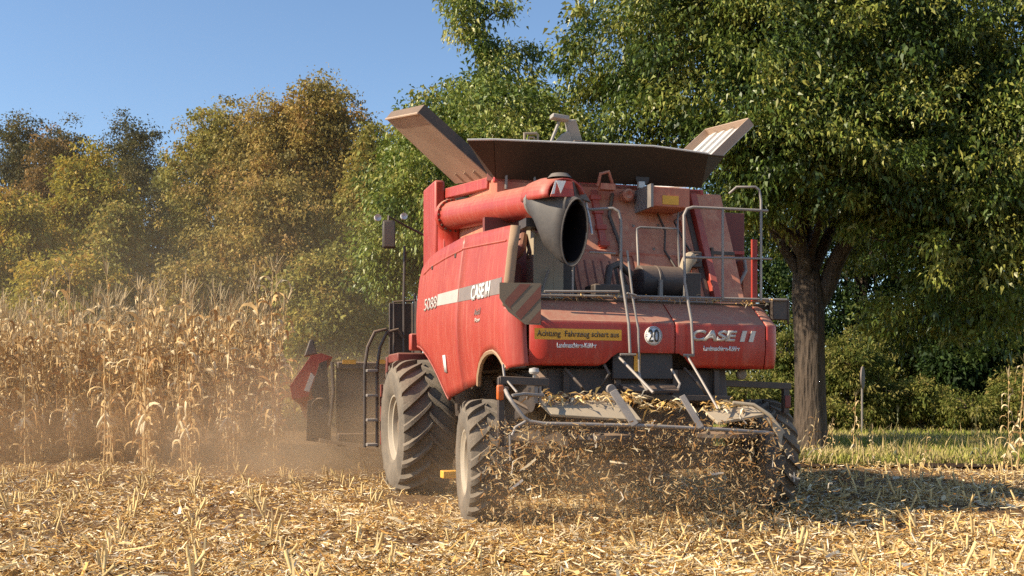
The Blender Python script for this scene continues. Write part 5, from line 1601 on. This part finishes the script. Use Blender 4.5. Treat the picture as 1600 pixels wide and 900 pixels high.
for sx in (-1, 1):
    # end fairing: shell like a pointed fender
    A_ = [(sx * 2.72, 6.75, 2.00), (sx * 2.55, 6.75, 2.04), (sx * 2.36, 6.75, 1.98), (sx * 2.52, 6.75, 1.90), (sx * 2.72, 6.75, 1.45), (sx * 2.76, 6.75, 1.33), (sx * 3.02, 6.75, 1.28), (sx * 3.06, 6.75, 1.50)]
    nose = Vector((sx * 2.45, 9.1, 0.5))
    vs = [Vector(p) for p in A_]
    mid = [Vector((sx * 2.60 + (p.x - sx * 2.7) * 0.7, 7.7, 0.95 + (p.z - 0.95) * 0.75)) for p in vs]
    tip = [nose + (p - nose) * 0.08 for p in vs]
    tip = [Vector((p.x, 9.05, 0.70 + (p.z - 0.5) * 0.4)) for p in tip]
    n = len(vs)
    fs = [(i, (i + 1) % n, (i + 1) % n + n, i + n) for i in range(n)] + [(i + n, (i + 1) % n + n, (i + 1) % n + 2 * n, i + 2 * n) for i in range(n)] + [tuple(range(2 * n, 3 * n)), tuple(range(n - 1, -1, -1))]
    m = MB(); m.add(vs + mid + tip, fs)
    dv = m.build('end_divider', M['red_side'], hdr, bevel=0.055)
    m = MB(); m.plate([(sx * 2.58, 6.74, 1.88), (sx * 2.46, 6.74, 1.93), (sx * 2.42, 6.74, 1.2), (sx * 2.62, 6.74, 1.15), (sx * 2.72, 6.74, 1.42)], 0.02)
    m.build('divider_back', M['steel'], dv)
    m = MB(); m.plate([(sx * 2.83, 6.735, 1.42), (sx * 2.75, 6.735, 1.40), (sx * 2.66, 6.735, 1.66), (sx * 2.72, 6.735, 1.72)], 0.012)
    m.build('divider_decal', M['letter'], dv)
    m = MB(); m.plate([(sx * 2.82, 6.9, 1.98), (sx * 2.60, 6.9, 2.02), (sx * 2.66, 6.95, 2.26), (sx * 2.72, 6.95, 2.27)], 0.10)
    m.build('divider_flap', M['black'], dv, bevel=0.02)
    m = MB(); m.plate([(sx * 2.60, 6.70, 1.05), (sx * 2.40, 6.70, 1.0), (sx * 2.40, 6.70, 0.55), (sx * 2.80, 6.70, 0.6), (sx * 2.78, 6.70, 1.25), (sx * 2.66, 6.70, 1.30)], 0.04)
    m.build('end_plate', M['steel'], dv)
    m = MB(); m.tube([(sx * 2.38, 6.70, 1.90), (sx * 2.36, 6.68, 1.4), (sx * 2.42, 6.68, 0.85)], 0.03, 8); m.lathe([(0, 0.03), (-0.02, 0.14), (0.02, 0.16)], (sx * 2.58, 6.69, 1.15), 'Y', 20)
    m.build('drive_hose', M['steel'], dv)
for k in range(5):
    x = -1.52 + 0.76 * k
    m = MB()
    sec = lambda y, w, h, z0: [Vector((x - w, y, z0)), Vector((x - w * 0.7, y, z0 + h * 0.8)), Vector((x, y, z0 + h)), Vector((x + w * 0.7, y, z0 + h * 0.8)), Vector((x + w, y, z0))]
    m.grid([sec(6.9, 0.30, 0.55, 0.7), sec(7.6, 0.26, 0.5, 0.6), sec(8.4, 0.16, 0.32, 0.38), sec(9.1, 0.03, 0.06, 0.14)])
    m.build('row_divider', M['red'], hdr, solid=0.02)
# ================================================================== FLYING CHAFF, STRAW HEAP, DUST
rng = np.random.default_rng(404)
def chaff(n, box, lr, wr, pal, dens=None):
    x = rng.uniform(box[0], box[1], n); y = rng.uniform(box[2], box[3], n); z = box[4] + (box[5] - box[4]) * rng.random(n) ** 1.1
    x = x + 0.36 * np.minimum(0, y + 0.5)          # the spray drifts to the left as it falls back
    P = np.stack([x, y, z], -1)
    D = unit(rng.normal(size=(n, 3)))
    up = unit(rng.normal(size=(n, 3)))
    Sd = unit(np.cross(D, up))
    L = (lr[0] + (lr[1] - lr[0]) * rng.random((n, 1)) ** 2.2); W = rng.uniform(*wr, (n, 1))
    Nn = np.cross(D, Sd) * rng.normal(size=(n, 1)) * 0.25
    V = np.stack([P - D * L / 2 - Sd * W / 2, P - D * L / 2 + Sd * W / 2, P - Sd * W * 0.6 + Nn * L, P + Sd * W * 0.6 + Nn * L, P + D * L / 2 - Sd * W * 0.3, P + D * L / 2 + Sd * W * 0.3], 1).reshape(-1, 3)
    i = np.arange(n)[:, None] * 6
    F = np.concatenate([i + np.array([0, 1, 3, 2]), i + np.array([2, 3, 5, 4])], 0)
    pal = np.array(pal)
    c = np.repeat(pal[rng.integers(0, len(pal), n)] * rng.uniform(0.7, 1.2, (n, 1)), 6, 0)
    return V, F, c
PC = [(0.56, 0.35, 0.15), (0.44, 0.24, 0.09), (0.66, 0.49, 0.27), (0.36, 0.18, 0.06)]
sets = [chaff(2600, (-1.7, 1.2, -2.4, -0.5, 0.03, 1.12), (0.02, 0.12), (0.005, 0.012), PC),
        chaff(5500, (-1.7, 1.15, -2.2, -0.4, 0.02, 1.10), (0.008, 0.035), (0.003, 0.008), PC),
        chaff(150, (0.9, 1.8, -2.4, -0.8, 0.03, 1.0), (0.02, 0.08), (0.004, 0.009), PC),
        chaff(800, (-1.7, 1.4, -2.6, -1.0, 0.03, 1.1), (0.03, 0.09), (0.005, 0.010), [(0.74, 0.54, 0.28), (0.66, 0.44, 0.2), (0.8, 0.66, 0.42)]),
        chaff(45, (-1.5, 1.7, -2.6, -0.9, 0.1, 1.1), (0.10, 0.20), (0.008, 0.02), [(0.72, 0.58, 0.38), (0.8, 0.72, 0.6)]),
        chaff(50, (1.6, 4.5, -2.0, 1.0, 0.03, 0.5), (0.02, 0.12), (0.005, 0.014), PC)]
Vs, Fs, Cs, b = [], [], [], 0
for (V, F, C) in sets:
    Vs.append(V); Fs.append(F + b); Cs.append(C); b += len(V)
V = np.concatenate(Vs)
V = np.stack([MO.x + cT * V[:, 0] - sT * V[:, 1], MO.y + sT * V[:, 0] + cT * V[:, 1], V[:, 2]], -1)
o = link('flying_chaff', np_mesh('flying_chaff', V, np.concatenate(Fs), np.concatenate(Cs)), M['chaff'])
tag(o, 'chopped straw and chaff flying out behind the harvester', 'chaff', kind='stuff')
# straw lying on the boards and on the platform edge
def heap(n, pts, spread, lr, wr):
    k = rng.integers(0, len(pts), n)
    P = np.array(pts)[k] + rng.normal(size=(n, 3)) * np.array(spread)
    az = rng.random(n) * 6.28; el = rng.normal(size=n) * 0.3
    D = np.stack([np.cos(az) * np.cos(el), np.sin(az) * np.cos(el), np.sin(el)], -1)
    c = np.array(PALL)[rng.choice(6, n, p=[0.35, 0.2, 0.2, 0.13, 0.07, 0.05])] * rng.uniform(0.8, 1.15, (n, 1))
    return leaf_cloud(rng, P, D, rng.uniform(*lr, n), rng.uniform(*wr, n), c, 0.1)
hs = [heap(240, [(-1.38 + 0.1 * i, -1.18, 1.30) for i in range(10)], (0.05, 0.05, 0.022), (0.05, 0.2), (0.01, 0.03)),
      heap(90, [(-0.30 + 0.1 * i, -1.1, 1.22) for i in range(5)], (0.06, 0.06, 0.03), (0.05, 0.2), (0.01, 0.03)),
      heap(80, [(0.34 + 0.1 * i, -1.15, 1.20 + 0.01 * i) for i in range(5)], (0.05, 0.05, 0.03), (0.05, 0.22), (0.01, 0.035)),
      heap(200, [(-1.2 + 0.2 * i, -0.6, 2.335) for i in range(13)], (0.12, 0.04, 0.012), (0.03, 0.12), (0.006, 0.02))]
Vs, Fs, Cs, b = [], [], [], 0
for (V, F, C) in hs:
    Vs.append(V); Fs.append(F + b); Cs.append(C); b += len(V)
V = np.concatenate(Vs)
V = np.stack([MO.x + cT * V[:, 0] - sT * V[:, 1], MO.y + sT * V[:, 0] + cT * V[:, 1], V[:, 2]], -1)
o = link('straw_heap', np_mesh('straw_heap', V, np.concatenate(Fs), np.concatenate(Cs)), M['straw'])
tag(o, 'straw lying on the spreader boards and the platform of the harvester', 'straw', kind='stuff')

def dust(name, c, r, dens, col, label, scale=1.6, rz=0.0, soft=1.0):
    m, nt, p = newmat(name)
    nt.nodes.remove(p)
    tc = node(nt, 'ShaderNodeTexCoord')
    ln = node(nt, 'ShaderNodeVectorMath', operation='LENGTH')
    nt.links.new(tc.outputs['Object'], ln.inputs[0])
    fall = math_(nt, 'MAXIMUM', math_(nt, 'SUBTRACT', 1.0, ln.outputs['Value']), 0.0)
    fall = math_(nt, 'POWER', fall, soft)
    nz = node(nt, 'ShaderNodeTexNoise', Scale=scale, Detail=3.0, Roughness=0.55)
    nt.links.new(tc.outputs['Object'], nz.inputs['Vector'])
    nn = math_(nt, 'MULTIPLY', math_(nt, 'MAXIMUM', math_(nt, 'SUBTRACT', nz.outputs[0], 0.3), 0.0), 3.2)
    dn = math_(nt, 'MULTIPLY', math_(nt, 'MULTIPLY', fall, nn), dens)
    v = node(nt, 'ShaderNodeVolumePrincipled')
    v.inputs['Color'].default_value = (*col, 1)
    v.inputs['Anisotropy'].default_value = 0.25
    nt.links.new(dn, v.inputs['Density'])
    nt.links.new(v.outputs[0], nt.nodes['Material Output'].inputs['Volume'])
    mb = MB()
    rows = []
    for i in range(13):
        a = math.pi * i / 12
        rows.append([Vector((math.sin(a) * math.cos(2 * math.pi * k / 24), math.sin(a) * math.sin(2 * math.pi * k / 24), math.cos(a))) for k in range(24, -1, -1)])
    mb.grid(rows)
    o = mb.build('dust_cloud', m)
    o.location = c; o.scale = r; o.rotation_euler = (0, 0, rz)
    tag(o, label, 'dust', kind='stuff')
    return o
DC = (0.86, 0.66, 0.46)
p = at(545, 690, 17.5); dust('header_dust', (p.x, p.y, 0.5), (3.9, 3.4, 2.0), 0.6, DC, 'brown dust thrown up around the corn header', rz=YAW)
p = at(900, 740, 10.5); dust('tail_dust', (p.x, p.y, 0.45), (2.2, 1.8, 0.95), 0.32, DC, 'brown dust behind the spreader')
p = at(280, 560, 22); dust('crop_dust', (p.x, p.y, 1.6), (13.0, 8.0, 5.0), 0.022, (0.9, 0.72, 0.5), 'thin warm dust drifting over the standing corn', scale=1.0, soft=0.8)
dust('wood_dust', (-14.0, 34.0, 4.0), (19.0, 12.0, 11.0), 0.004, (0.9, 0.76, 0.56), 'thin warm haze in front of the autumn wood', scale=1.0, soft=0.7)
dust('stubble_dust', (-8.0, 17.3, 0.5), (7.0, 2.6, 1.4), 0.14, (0.92, 0.64, 0.40), 'orange brown dust low along the foot of the corn', scale=2.0)
